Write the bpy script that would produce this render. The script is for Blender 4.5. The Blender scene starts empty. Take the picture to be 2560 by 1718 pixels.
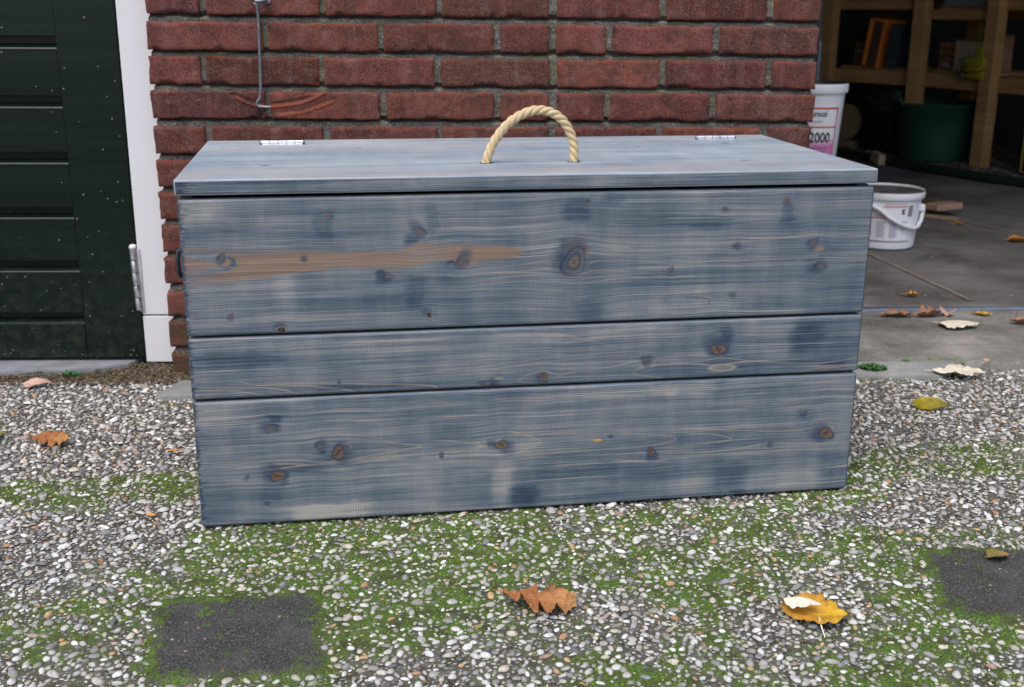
import bpy, bmesh, math, random
import numpy as np
from mathutils import Vector, Matrix

SC = bpy.context.scene
COL = SC.collection
rad = math.radians

# ------------------------------------------------------------------ camera
cam_d = bpy.data.cameras.new("camera")
cam = bpy.data.objects.new("camera", cam_d)
COL.objects.link(cam)
CR = Vector((0.9993, -0.0362, 0.0057))
CF = Vector((0.0349, 0.9590, -0.2813))
q_yaw, q_pitch, q_roll = rad(2.08773542), rad(16.34085896), rad(0.32709786)
fw = Vector((math.sin(q_yaw)*math.cos(q_pitch), math.cos(q_yaw)*math.cos(q_pitch), -math.sin(q_pitch)))
rt = Vector((math.cos(q_yaw), -math.sin(q_yaw), 0)); up = rt.cross(fw)
r2 = rt*math.cos(q_roll) + up*math.sin(q_roll); u2 = -rt*math.sin(q_roll) + up*math.cos(q_roll)
M = Matrix(((r2.x, u2.x, -fw.x, 0.7082), (r2.y, u2.y, -fw.y, -2.2345), (r2.z, u2.z, -fw.z, 0.7117), (0, 0, 0, 1)))
cam.matrix_world = M
cam_d.sensor_width = 23.6
cam_d.lens = 2855.49*23.6/2560
cam_d.clip_start = 0.05; cam_d.clip_end = 200
cam_d.dof.use_dof = True
cam_d.dof.focus_distance = 1.62
cam_d.dof.aperture_fstop = 5.0
SC.camera = cam

# ------------------------------------------------------------------ light
SUN_EL, SUN_AZ = rad(62), rad(200)          # azimuth measured from +Y clockwise: behind the camera, a bit left
world = bpy.data.worlds.new("World"); SC.world = world
world.use_nodes = True
wn = world.node_tree.nodes; wl = world.node_tree.links
bg = wn['Background']
sky = wn.new('ShaderNodeTexSky'); sky.sky_type = 'NISHITA'; sky.sun_disc = False
sky.sun_elevation = SUN_EL; sky.sun_rotation = SUN_AZ
sky.air_density = 1.0; sky.dust_density = 3.0; sky.ozone_density = 1.0
wl.new(sky.outputs[0], bg.inputs[0]); bg.inputs[1].default_value = 0.13
sd = bpy.data.lights.new("sun", 'SUN'); sun = bpy.data.objects.new("sun", sd); COL.objects.link(sun)
sd.energy = 1.5; sd.angle = rad(50); sd.color = (1.0, 0.955, 0.915)
sdir = Vector((math.sin(SUN_AZ)*math.cos(SUN_EL), math.cos(SUN_AZ)*math.cos(SUN_EL), math.sin(SUN_EL)))
sun.rotation_euler = (-sdir).to_track_quat('-Z', 'Y').to_euler()
sun.location = (0, -3, 6)
SC.view_settings.view_transform = 'Standard'
SC.view_settings.look = 'None'
SC.view_settings.exposure = 0.64
SC.view_settings.gamma = 1.0

rng = np.random.default_rng(7)
random.seed(7)

# ------------------------------------------------------------------ helpers
def hash2(ix, iy, s):
    h = (ix.astype(np.int64)*374761393 + iy.astype(np.int64)*668265263 + s*1442695041) & 0xffffffff
    h = ((h ^ (h >> 13))*1274126177) & 0xffffffff
    return ((h ^ (h >> 16)) & 0xffffff)/16777215.0

def vnoise(x, y, s=0):
    x = np.asarray(x, float); y = np.asarray(y, float)
    ix = np.floor(x); iy = np.floor(y); fx = x-ix; fy = y-iy
    fx = fx*fx*(3-2*fx); fy = fy*fy*(3-2*fy)
    a = hash2(ix, iy, s); b = hash2(ix+1, iy, s); c = hash2(ix, iy+1, s); d = hash2(ix+1, iy+1, s)
    return (a*(1-fx)+b*fx)*(1-fy)+(c*(1-fx)+d*fx)*fy

def fbm(x, y, s=0, o=4):
    r = 0; a = 0.5; t = 0
    for i in range(o):
        r = r+a*vnoise(x*2**i, y*2**i, s+i*17); t += a; a *= 0.5
    return r/t

def smooth(e0, e1, x):
    t = np.clip((x-e0)/(e1-e0), 0, 1); return t*t*(3-2*t)

def tag(o, label=None, cat=None, group=None, kind=None):
    if label: o['label'] = label
    if cat: o['category'] = cat
    if group: o['group'] = group
    if kind: o['kind'] = kind
    return o

def link(o, parent=None):
    COL.objects.link(o)
    if parent is not None: o.parent = parent
    return o

def empty(name, loc=(0, 0, 0), rz=0.0, label=None, cat=None, group=None):
    o = bpy.data.objects.new(name, None); COL.objects.link(o)
    o.location = loc; o.rotation_euler = (0, 0, rz); o.empty_display_size = 0.05
    return tag(o, label, cat, group)

def mesh_np(name, verts, quads, mat, parent=None, smooth_=True, tris=None, attrs=None, mats=None, midx=None):
    """one mesh object from numpy arrays"""
    me = bpy.data.meshes.new(name)
    verts = np.asarray(verts, np.float32).reshape(-1, 3)
    nq = 0 if quads is None else len(quads); nt = 0 if tris is None else len(tris)
    loops = []
    if nq: loops.append(np.asarray(quads, np.int32).ravel())
    if nt: loops.append(np.asarray(tris, np.int32).ravel())
    loops = np.concatenate(loops)
    starts = np.concatenate([np.arange(nq)*4, nq*4+np.arange(nt)*3]).astype(np.int32)
    me.vertices.add(len(verts)); me.vertices.foreach_set("co", verts.ravel())
    me.loops.add(len(loops)); me.loops.foreach_set("vertex_index", loops)
    me.polygons.add(nq+nt); me.polygons.foreach_set("loop_start", starts)
    if midx is not None: me.polygons.foreach_set("material_index", np.asarray(midx, np.int32))
    me.update(calc_edges=True); me.validate()
    if smooth_: me.polygons.foreach_set("use_smooth", np.ones(len(me.polygons), bool))
    if attrs:
        for k, (ty, arr) in attrs.items():
            a = me.attributes.new(k, ty, 'POINT')
            key = {'FLOAT': 'value', 'FLOAT_VECTOR': 'vector', 'FLOAT_COLOR': 'color'}[ty]
            a.data.foreach_set(key, np.asarray(arr, np.float32).ravel())
    for m_ in (mats or [mat]): me.materials.append(m_)
    o = bpy.data.objects.new(name, me)
    return link(o, parent)

class MB:
    """collects simple solids into one mesh"""
    def __init__(s): s.v = []; s.f = []
    def add(s, vs, fs):
        n = len(s.v); s.v += [tuple(v) for v in vs]; s.f += [tuple(i+n for i in f) for f in fs]
    def box(s, c, d, bev=0.0, M=None):
        bm = bmesh.new(); bmesh.ops.create_cube(bm, size=1)
        for v in bm.verts: v.co = Vector((v.co.x*d[0], v.co.y*d[1], v.co.z*d[2]))
        if bev > 0: bmesh.ops.bevel(bm, geom=bm.edges[:], offset=bev, segments=2, profile=0.5, affect='EDGES')
        if M is not None: bmesh.ops.transform(bm, matrix=M, verts=bm.verts)
        for v in bm.verts: v.co += Vector(c)
        bm.verts.index_update()
        s.add([v.co[:] for v in bm.verts], [[v.index for v in f.verts] for f in bm.faces]); bm.free()
    def bar(s, p, q, w, h, bev=0.0, upv=(0, 0, 1)):
        p = Vector(p); q = Vector(q); d = q-p; L = d.length; x = d.normalized()
        z = Vector(upv); y = z.cross(x).normalized(); z = x.cross(y)
        Mx = Matrix((x, y, z)).transposed().to_4x4()
        s.box((p+q)/2, (L, w, h), bev, Mx)
    def tube(s, pts, r, n=10, cap=True):
        pts = [Vector(p) for p in pts]; rs = r if hasattr(r, '__len__') else [r]*len(pts)
        base = len(s.v); prev = None; rings = []
        for i, p in enumerate(pts):
            t = (pts[min(i+1, len(pts)-1)]-pts[max(i-1, 0)]).normalized()
            if prev is None:
                a = Vector((0, 0, 1)) if abs(t.z) < .9 else Vector((1, 0, 0)); nrm = t.cross(a).normalized()
            else:
                nrm = (prev-t*prev.dot(t)).normalized()
            prev = nrm; b = t.cross(nrm)
            rings.append([p+(nrm*math.cos(2*math.pi*k/n)+b*math.sin(2*math.pi*k/n))*rs[i] for k in range(n)])
        vs = [v for rg in rings for v in rg]; fs = []
        for i in range(len(rings)-1):
            for k in range(n): fs.append((i*n+k, i*n+(k+1) % n, (i+1)*n+(k+1) % n, (i+1)*n+k))
        if cap: fs.append(tuple(range(n))[::-1]); fs.append(tuple((len(rings)-1)*n+k for k in range(n)))
        s.add(vs, fs)
    def lathe(s, prof, n=48, c=(0, 0, 0)):
        vs = []; fs = []
        for r, z in prof:
            for k in range(n):
                a = 2*math.pi*k/n; vs.append((c[0]+r*math.cos(a), c[1]+r*math.sin(a), c[2]+z))
        for i in range(len(prof)-1):
            for k in range(n): fs.append((i*n+k, i*n+(k+1) % n, (i+1)*n+(k+1) % n, (i+1)*n+k))
        s.add(vs, fs)
    def build(s, name, mat, parent=None, smooth_=False, auto=None):
        me = bpy.data.meshes.new(name); me.from_pydata(s.v, [], s.f); me.update()
        if smooth_:
            me.polygons.foreach_set("use_smooth", [True]*len(me.polygons))
            if auto: me.set_sharp_from_angle(angle=rad(auto))
        me.materials.append(mat)
        return link(bpy.data.objects.new(name, me), parent)

# ------------------------------------------------------------------ materials
class NT:
    def __init__(s, name):
        s.m = bpy.data.materials.new(name); s.m.use_nodes = True
        s.n = s.m.node_tree.nodes; s.l = s.m.node_tree.links; s.p = s.n['Principled BSDF']
    def node(s, t, **kw):
        x = s.n.new(t)
        for k, v in kw.items(): setattr(x, k, v)
        return x
    def put(s, sock, v):
        if isinstance(v, bpy.types.NodeSocket): s.l.new(v, sock)
        elif isinstance(v, (tuple, list)) and len(v) == 3 and sock.type == 'RGBA': sock.default_value = (*v, 1)
        else: sock.default_value = v
    def attr(s, nm):
        return s.node('ShaderNodeAttribute', attribute_name=nm)
    def co(s, kind='Object'):
        return s.node('ShaderNodeTexCoord').outputs[kind]
    def mapv(s, v, sc=(1, 1, 1), loc=(0, 0, 0), rot=(0, 0, 0)):
        m = s.node('ShaderNodeMapping'); s.put(m.inputs[0], v)
        m.inputs['Scale'].default_value = sc; m.inputs['Location'].default_value = loc; m.inputs['Rotation'].default_value = rot
        return m.outputs[0]
    def noise(s, v, scale=5.0, detail=4.0, rough=0.55, out=0, dist=0.0):
        t = s.node('ShaderNodeTexNoise'); s.put(t.inputs['Vector'], v)
        t.inputs['Scale'].default_value = scale; t.inputs['Detail'].default_value = detail
        t.inputs['Roughness'].default_value = rough; t.inputs['Distortion'].default_value = dist
        return t.outputs[out]
    def vor(s, v, scale, feat='F1', out='Distance'):
        t = s.node('ShaderNodeTexVoronoi', feature=feat); s.put(t.inputs['Vector'], v); t.inputs['Scale'].default_value = scale
        return t.outputs[out]
    def math(s, op, a, b=0.0, c=0.0, clamp=False):
        t = s.node('ShaderNodeMath', operation=op, use_clamp=clamp)
        s.put(t.inputs[0], a); s.put(t.inputs[1], b)
        if op in ('MULTIPLY_ADD',): s.put(t.inputs[2], c)
        return t.outputs[0]
    def rng(s, v, a, b, c=0.0, d=1.0):
        t = s.node('ShaderNodeMapRange', clamp=True); s.put(t.inputs[0], v)
        for i, x in enumerate((a, b, c, d)): t.inputs[i+1].default_value = x
        return t.outputs[0]
    def mix(s, f, a, b, mode='MIX'):
        t = s.node('ShaderNodeMix', data_type='RGBA', blend_type=mode)
        s.put(t.inputs[0], f); s.put(t.inputs[6], a); s.put(t.inputs[7], b)
        return t.outputs[2]
    def ramp(s, f, stops):
        t = s.node('ShaderNodeValToRGB'); s.put(t.inputs[0], f); e = t.color_ramp.elements
        while len(e) < len(stops): e.new(0.5)
        for i, (p, c) in enumerate(stops): e[i].position = p; e[i].color = (*c, 1)
        return t.outputs[0]
    def bump(s, h, strength=0.3, dist=0.002, prev=None):
        b = s.node('ShaderNodeBump'); s.put(b.inputs['Height'], h)
        b.inputs['Strength'].default_value = strength; b.inputs['Distance'].default_value = dist
        if prev is not None: s.l.new(prev, b.inputs['Normal'])
        s.l.new(b.outputs[0], s.p.inputs['Normal']); return b.outputs[0]
    def col(s, c): s.put(s.p.inputs['Base Color'], c)
    def rough(s, r): s.put(s.p.inputs['Roughness'], r)
    def metal(s, m): s.p.inputs['Metallic'].default_value = m
    def spec(s, v): s.put(s.p.inputs['Specular IOR Level'], v)

def simple(name, col, rough=0.5, var=0.12, scale=12.0, bump=0.0, metal=0.0, spec=0.5, dirt=None, dirt_amt=0.5, bscale=None):
    m = NT(name); c = m.co(); n = m.noise(c, scale, 5)
    lo = tuple(x*(1-var) for x in col); hi = tuple(min(1, x*(1+var)) for x in col)
    cc = m.mix(m.rng(n, .3, .7), lo, hi)
    if dirt is not None:
        d = m.noise(c, scale*.35, 6, .7); cc = m.mix(m.rng(d, .5, .72, 0, dirt_amt), cc, dirt)
    m.col(cc); m.rough(m.rng(n, .3, .7, rough*.85, min(1, rough*1.15))); m.metal(metal); m.spec(spec)
    if bump: m.bump(m.noise(c, bscale or scale*4, 5), bump, .002)
    return m.m

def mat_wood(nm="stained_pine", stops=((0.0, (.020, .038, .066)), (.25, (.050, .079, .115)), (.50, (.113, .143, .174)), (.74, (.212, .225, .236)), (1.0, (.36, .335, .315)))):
    m = NT(nm)
    wc = m.attr('wc').outputs['Vector']; ova = m.attr('ov'); bl = m.attr('bl').outputs['Fac']
    cloud = m.noise(m.mapv(wc, (4, 42, 1)), 1.0, 5, .62)
    band = m.noise(m.mapv(wc, (2.2, 130, 1)), 1.0, 5, .62)
    fine = m.noise(m.mapv(wc, (3.2, 640, 1)), 1.0, 3, .62)
    vfine = m.noise(m.mapv(wc, (18, 900, 1)), 1.0, 2, .6)
    vert = m.noise(m.mapv(wc, (26, 6, 1)), 1.0, 3, .6)
    t = m.math('MULTIPLY_ADD', cloud, .85, -.27)
    t = m.math('MULTIPLY_ADD', band, .34, t)
    t = m.math('MULTIPLY_ADD', vert, .50, t)
    t = m.math('MULTIPLY_ADD', fine, 1.22, t)
    t = m.math('MULTIPLY_ADD', m.noise(m.mapv(wc, (9, 1500, 1)), 1.0, 2, .6), .5, t)
    t = m.math('ADD', t, -.90)
    t = m.math('MULTIPLY_ADD', bl, -.42, t)
    base = m.ramp(t, list(stops))
    # thin pale growth lines
    gl = m.noise(m.mapv(wc, (1.3, 250, 1), (0, 3, 5)), 1.0, 2, .5)
    glm = m.math('MULTIPLY', m.rng(gl, .58, .65), m.rng(m.noise(m.mapv(wc, (9, 60, 1), (4, 1, 2)), 1.0, 3), .42, .6))
    base = m.mix(m.math('MULTIPLY', glm, .62), base, (.40, .36, .32))
    dk = m.math('MULTIPLY', m.rng(fine, .36, .24), .45)
    base = m.mix(dk, base, (.035, .055, .10))
    # saw marks: fine woven ticks
    sx = m.node('ShaderNodeSeparateXYZ'); m.put(sx.inputs[0], wc)
    wob = m.math('MULTIPLY_ADD', m.noise(m.mapv(wc, (4, 4, 1)), 1.0, 2), .02, sx.outputs[0])
    w1 = m.math('SINE', m.math('MULTIPLY', wob, 2*math.pi/.0035))
    w2 = m.math('SINE', m.math('MULTIPLY', sx.outputs[1], 2*math.pi/.0026))
    wv = m.math('MULTIPLY', m.math('MAXIMUM', w1, 0.0), m.rng(w2, -1, 1, .35, 1))
    wm = m.rng(m.noise(m.mapv(wc, (6, 14, 1), (7, 2, 9)), 1.0, 3), .40, .60, .08, 1)
    wamt = m.math('MULTIPLY', m.math('MULTIPLY', wv, wm), .50)
    base = m.mix(wamt, base, (.04, .065, .12))
    # overlay (knots, bare patches) keeps some of the fine grain
    g2 = m.rng(fine, .3, .7, .72, 1.2)
    ovc = m.mix(1.0, ova.outputs['Color'], m.node('ShaderNodeCombineColor').outputs[0], 'MIX')
    cc = m.node('ShaderNodeVectorMath', operation='SCALE'); m.put(cc.inputs[0], ova.outputs['Color']); m.put(cc.inputs[3], g2)
    base = m.mix(ova.outputs['Alpha'], base, cc.outputs[0])
    m.n.remove(ovc.node)
    m.col(base)
    m.rough(m.rng(fine, .3, .7, .42, .62)); m.spec(.5)
    h = m.math('MULTIPLY_ADD', fine, .6, m.math('MULTIPLY', vfine, .4))
    h = m.math('MULTIPLY_ADD', wv, -.25, h)
    m.bump(h, .35, .0012)
    return m.m

def mat_brick():
    m = NT("red_brick"); P = m.co(); bc = m.attr('bc'); edge = m.attr('edge').outputs['Fac']
    big = m.noise(P, 16, 5, .6); mid = m.noise(P, 60, 5, .65); sp = m.noise(P, 520, 3, .7)
    # vertical fold bands as on hand-moulded brick
    fold = m.noise(m.mapv(P, (42, 1, 5)), 1.0, 3, .55)
    c = m.mix(m.rng(big, .38, .62), (.092, .025, .017), (.170, .047, .033))
    c = m.mix(1.0, c, bc.outputs['Color'], 'MULTIPLY')
    c = m.mix(m.rng(fold, .5, .68, 0, .55), c, (.19, .082, .072))
    c = m.mix(m.rng(m.noise(P, 34, 5, .7), .50, .66, 0, .65), c, (.050, .026, .022))
    c = m.mix(m.rng(m.noise(m.mapv(P, (1, 1, 1), (3, 1, 7)), 28, 5, .75), .54, .70, 0, .50), c, (.24, .145, .135))
    c = m.mix(m.rng(sp, .54, .66, 0, .65), c, (.30, .19, .17))
    c = m.mix(m.rng(sp, .45, .33, 0, .75), c, (.030, .015, .012))
    # orange-red fresh edges
    c = m.mix(m.math('MULTIPLY', edge, m.rng(m.noise(P, 20, 4, .7), .45, .62, .0, .8)), c, (.25, .055, .020))
    # moss film: on upper arrises and, strongly, in the lowest courses
    z = m.node('ShaderNodeSeparateXYZ'); m.put(z.inputs[0], P)
    low = m.rng(z.outputs[2], .18, .085)
    mo = m.rng(m.noise(P, 22, 5, .65), .30, .55, .25, 1)
    film = m.math('MULTIPLY', low, mo)
    arris = m.math('MULTIPLY', m.attr('top').outputs['Fac'], m.rng(m.noise(m.mapv(P, (7, 1, 14)), 1.0, 4, .6), .52, .66, 0, .7))
    film = m.math('MAXIMUM', film, arris)
    film = m.math('MULTIPLY', film, m.rng(sp, .35, .6, .5, 1))
    c = m.mix(m.math('MULTIPLY', film, .85), c, m.mix(m.rng(mid, .4, .6), (.060, .058, .014), (.055, .050, .038)))
    m.col(c); m.rough(.88); m.spec(.3)
    h = m.math('MULTIPLY_ADD', sp, .7, m.math('MULTIPLY', mid, .9))
    m.bump(h, .8, .004)
    return m.m

def mat_mortar():
    m = NT("grey_mortar"); P = m.co()
    n = m.noise(P, 30, 5, .65); s = m.noise(P, 420, 3, .7)
    c = m.mix(m.rng(n, .35, .65), (.088, .080, .066), (.175, .160, .136))
    c = m.mix(m.rng(s, .54, .64, 0, .8), c, (.42, .39, .34))
    c = m.mix(m.rng(s, .45, .34, 0, .85), c, (.035, .032, .026))
    z = m.node('ShaderNodeSeparateXYZ'); m.put(z.inputs[0], P)
    g = m.math('MULTIPLY', m.rng(m.noise(m.mapv(P, (5, 1, 9)), 1.0, 5, .65), .5, .68, 0, .6), 1.0)
    c = m.mix(g, c, (.10, .105, .035))
    m.col(c); m.rough(.95); m.spec(.2); m.bump(m.math('MULTIPLY_ADD', s, .7, n), .8, .004)
    return m.m

def mat_pebble():
    m = NT("river_pebbles"); P = m.co(); a = m.attr('pc')
    n = m.noise(P, 260, 4, .65); f = m.noise(P, 900, 2, .6)
    c = m.mix(1.0, a.outputs['Color'], m.ramp(n, [(.3, (.66, .65, .62)), (.55, (1, 1, 1)), (.75, (1.12, 1.12, 1.12))]), 'MULTIPLY')
    c = m.mix(m.rng(f, .44, .30, 0, .6), c, (.09, .085, .07))
    c = m.mix(m.rng(m.noise(P, 120, 4, .7), .52, .70, 0, .5), c, (.20, .185, .155))
    m.col(c); m.rough(m.rng(n, .3, .7, .45, .75)); m.spec(.45); m.bump(m.math('MULTIPLY_ADD', f, .5, n), .3, .001)
    return m.m

def mat_paving():
    m = NT("aggregate_concrete"); P = m.co(); mo = m.attr('moss').outputs['Fac']; dt = m.attr('dark').outputs['Fac']
    n = m.noise(P, 40, 5, .65); s = m.noise(P, 330, 4, .7); v = m.vor(P, 330)
    c = m.mix(m.rng(n, .35, .65), (.050, .046, .037), (.14, .13, .108))
    c = m.mix(m.rng(s, .56, .70, 0, .75), c, (.42, .40, .36))
    c = m.mix(m.rng(v, .10, .22, .5, 0), c, (.34, .32, .28))
    # dark slate-like tiles
    d = m.mix(m.rng(s, .35, .65), (.020, .020, .020), (.075, .073, .072))
    d = m.mix(m.rng(m.noise(P, 430, 3, .7), .57, .66, 0, .9), d, (.30, .29, .26))
    d = m.mix(m.rng(m.noise(P, 14, 4, .6), .45, .7, 0, .5), d, (.11, .11, .115))
    c = m.mix(m.math('MULTIPLY', dt, .97), c, d)
    gm = m.mix(m.rng(m.noise(P, 420, 4, .75), .38, .64), (.018, .036, .008), (.165, .29, .036))
    gm = m.mix(m.rng(m.noise(P, 30, 3, .6), .45, .65), gm, (.055, .065, .022))
    k = m.math('MULTIPLY_ADD', m.noise(P, 130, 5, .75), 1.9, m.math('SUBTRACT', m.math('MULTIPLY', mo, .8), 1.0))
    c = m.mix(m.math('MULTIPLY', m.rng(k, .34, .66, 0, .95), m.rng(s, .36, .50, .35, 1)), c, gm)
    m.col(c); m.rough(.93); m.spec(.2)
    m.bump(m.math('MULTIPLY_ADD', m.noise(P, 800, 2, .6), .6, s), .8, .003)
    return m.m

def mat_concrete(name, c1, c2, stain, scale=3.0, sp=.6):
    m = NT(name); P = m.co()
    n = m.noise(P, scale, 6, .68); b = m.noise(P, scale*.35, 4, .6); s = m.noise(P, 170, 4, .72); st = m.noise(m.mapv(P, (1, 2.4, 1)), scale*1.6, 6, .7)
    c = m.mix(m.rng(n, .35, .65), c1, c2)
    c = m.mix(m.rng(b, .42, .6, 0, .55), c, tuple(x*.45 for x in c1))
    c = m.mix(m.rng(st, .52, .7, 0, .6), c, stain)
    c = m.mix(m.rng(s, .60, .72, 0, sp), c, tuple(min(1, x*2.1) for x in c2))
    c = m.mix(m.rng(s, .42, .3, 0, .6), c, tuple(x*.3 for x in c1))
    m.col(c); m.rough(m.rng(n, .35, .65, .7, .95)); m.spec(.3); m.bump(m.math('MULTIPLY_ADD', s, .6, n), .45, .004)
    return m.m

def mat_timber(name, c1, c2, sc=(3, 3, 40)):
    m = NT(name); P = m.co('Object')
    n = m.noise(m.mapv(P, sc), 1.0, 5, .6); b = m.noise(P, 6, 3)
    c = m.mix(m.rng(n, .3, .7), c1, c2); c = m.mix(m.rng(b, .45, .7, 0, .4), c, tuple(x*.5 for x in c1))
    m.col(c); m.rough(.75); m.bump(n, .2, .001)
    return m.m

def mat_rope():
    m = NT("sisal_rope"); u = m.attr('su').outputs['Vector']
    n = m.noise(m.mapv(u, (150, 9, 1)), 1.0, 4, .7); k = m.noise(m.co(), 60, 3)
    c = m.mix(m.rng(n, .3, .7), (.42, .28, .13), (.80, .66, .43)); c = m.mix(m.rng(k, .5, .7, 0, .35), c, (.50, .36, .19))
    m.col(c); m.rough(.8); m.spec(.3); m.bump(n, .55, .0008)
    return m.m

def mat_leaf(name, c1, c2, c3, spots=(.12, .06, .03)):
    m = NT(name); uv = m.attr('lc').outputs['Vector']; P = m.co()
    sx = m.node('ShaderNodeSeparateXYZ'); m.put(sx.inputs[0], uv)
    at = m.math('ABSOLUTE', sx.outputs[1])
    n = m.noise(P, 70, 4, .6)
    c = m.mix(m.rng(n, .35, .65), c1, c2)
    c = m.mix(m.rng(sx.outputs[0], .45, 1.0), c, c3)
    vein = m.math('SINE', m.math('MULTIPLY', m.math('SUBTRACT', sx.outputs[0], m.math('MULTIPLY', at, .22)), 44.0))
    c = m.mix(m.rng(m.noise(P, 45, 5, .7), .5, .68, 0, .55), c, tuple(x*.45 for x in c1))
    c = m.mix(m.rng(vein, .86, 1.0, 0, .35), c, tuple(min(1, x*1.5) for x in c1))
    c = m.mix(m.rng(at, .05, .0, 0, .6), c, tuple(min(1, x*1.6) for x in c2))
    c = m.mix(m.rng(m.noise(P, 200, 3, .7), .62, .72, 0, .7), c, spots)
    m.col(c); m.rough(.6); m.spec(.35); m.bump(m.math('ADD', n, m.math('MULTIPLY', vein, .15)), .35, .001)
    tr = m.p.inputs.get('Subsurface Weight')
    return m.m

WOOD = mat_wood(); WOOD_TOPLIT = mat_wood('toplit_pine', ((0.0, (.078, .122, .178)), (.25, (.152, .212, .280)), (.50, (.245, .315, .385)), (.74, (.34, .40, .45)), (1.0, (.45, .475, .49)))); BRICK = mat_brick(); MORTAR = mat_mortar(); PEB = mat_pebble(); PAVE = mat_paving(); ROPE = mat_rope()  # lid pine is a lightened copy: light from above painted into its colour
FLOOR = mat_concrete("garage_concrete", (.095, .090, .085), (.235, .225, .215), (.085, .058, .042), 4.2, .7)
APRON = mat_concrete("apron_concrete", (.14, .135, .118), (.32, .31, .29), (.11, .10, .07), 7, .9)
TILE = mat_concrete("smooth_tile", (.27, .275, .27), (.34, .345, .34), (.22, .22, .20), 14, .25)
SOILM = mat_concrete("dark_soil", (.040, .034, .022), (.085, .066, .045), (.10, .055, .03), 30, .5)
WHITE = simple("white_gloss_paint", (.70, .70, .73), .3, .03, 8, dirt=(.48, .46, .42), dirt_amt=.12)
STEEL = simple("zinc_steel", (.62, .64, .66), .32, .15, 60, metal=.9, bump=.15)
DSTEEL = simple("dull_steel", (.23, .25, .28), .45, .3, 80, metal=.8, bump=.3, dirt=(.10, .06, .04), dirt_amt=.5)
BLACK = simple("black_gap", (.008, .008, .009), .9, .1)
TIMB = mat_timber("rack_timber", (.38, .20, .070), (.56, .33, .13))

def mat_door():
    m = NT("dark_green_gloss"); P = m.co()
    n = m.noise(m.mapv(P, (3, 3, 60)), 1.0, 4, .6)
    c = m.mix(m.rng(n, .3, .7), (.0030, .0095, .0075), (.0050, .0130, .0100))
    z = m.node('ShaderNodeSeparateXYZ'); m.put(z.inputs[0], P)
    # splashed grit, thicker towards the ground
    v = m.node('ShaderNodeTexVoronoi', feature='F1'); m.put(v.inputs['Vector'], m.mapv(P, (1, .05, 1))); v.inputs['Scale'].default_value = 170
    rnd = m.node('ShaderNodeSeparateColor'); m.put(rnd.inputs[0], v.outputs['Color'])
    thr = m.rng(z.outputs[2], .0, .60, .26, .02)
    pick = m.math('LESS_THAN', rnd.outputs[0], thr)
    rr = m.math('MULTIPLY', m.math('POWER', rnd.outputs[1], 4.0), .24)
    dot = m.math('MULTIPLY', pick, m.math('LESS_THAN', v.outputs['Distance'], m.math('ADD', rr, .055)))
    c = m.mix(m.math('MULTIPLY', dot, .55), c, (.34, .32, .24))
    film = m.math('MULTIPLY', m.rng(z.outputs[2], .30, .0), m.rng(m.noise(P, 40, 4, .7), .45, .7, 0, .25))
    c = m.mix(film, c, (.10, .09, .065))
    m.col(c); m.rough(m.math('ADD', m.math('MULTIPLY', dot, .5), m.rng(n, .3, .7, .22, .32))); m.spec(.32); m.bump(n, .06, .001)
    return m.m
DOOR = mat_door()

# ------------------------------------------------------------------ measured marks of the chest front (metres along, metres up)
KNOTS = [(0.1956, 0.444, 0.0026, 'b'), (0.3194, 0.4177, 0.0048, 'r'), (0.0531, 0.3904, 0.0032, 'r'), (0.16, 0.3843, 0.0024, 'g'), (0.2744, 0.3578,
0.0044, 'r'), (0.3738, 0.3745, 0.0052, 'r'), (0.0615, 0.3098, 0.0024, 'b'), (0.1268, 0.2876, 0.004, 'k'), (0.3286, 0.3016, 0.0032, 'k'), (0.5324,
0.3702, 0.012, 'R'), (0.5492, 0.4523, 0.0019, 'b'), (0.7499, 0.4385, 0.0024, 'b'), (0.8365, 0.4514, 0.0029, 'b'), (0.7697, 0.3847, 0.0031, 'g'),
(0.8844, 0.3904, 0.0043, 'r'), (0.6749, 0.3582, 0.0024, 'b'), (0.8984, 0.3547, 0.0053, 'r'), (0.7671, 0.3125, 0.0024, 'b'), (0.7506, 0.2342, 0.0076,
'B'), (0.6406, 0.224, 0.0036, 'r'), (0.4921, 0.2033, 0.0045, 'B'), (0.4102, 0.1962, 0.0041, 'r'), (0.2002, 0.2093, 0.0016, 'g'), (0.1045, 0.1453,
0.0046, 'r'), (0.1704, 0.1145, 0.0042, 'r'), (0.1963, 0.1035, 0.0076, 'B'), (0.1101, 0.0733, 0.0069, 'B'), (0.0695, 0.0746, 0.0019, 'g'), (0.0964,
0.0318, 0.0019, 'g'), (0.4309, 0.1028, 0.0059, 'B'), (0.3436, 0.0886, 0.0021, 'g'), (0.6556, 0.0795, 0.0045, 'B'), (0.929, 0.094, 0.0077, 'B'),
(0.8392, 0.0818, 0.0025, 'g'), (0.5915, 0.1065, 0.0018, 'g'), (0.8923, 0.1287, 0.0027, 'g')]
TANPOLY = [(0.001, 0.4044), (0.0441, 0.4027), (0.0939, 0.3975), (0.1596, 0.3977), (0.2357, 0.3927), (0.2839, 0.3934), (0.3015, 0.3988), (0.3163,
0.406), (0.325, 0.4051), (0.3367, 0.4009), (0.372, 0.4006), (0.4207, 0.3981), (0.4342, 0.3959), (0.4533, 0.393), (0.463, 0.3879), (0.4546, 0.3809),
(0.4342, 0.3778), (0.3984, 0.3752), (0.4016, 0.3755), (0.3876, 0.3665), (0.3797, 0.3657), (0.3619, 0.3773), (0.3285, 0.3762), (0.3186, 0.3715),
(0.2755, 0.3661), (0.2504, 0.3705), (0.2061, 0.3708), (0.1411, 0.3658), (0.0993, 0.3601), (0.0577, 0.3555), (-0.0001, 0.3525)]
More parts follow.
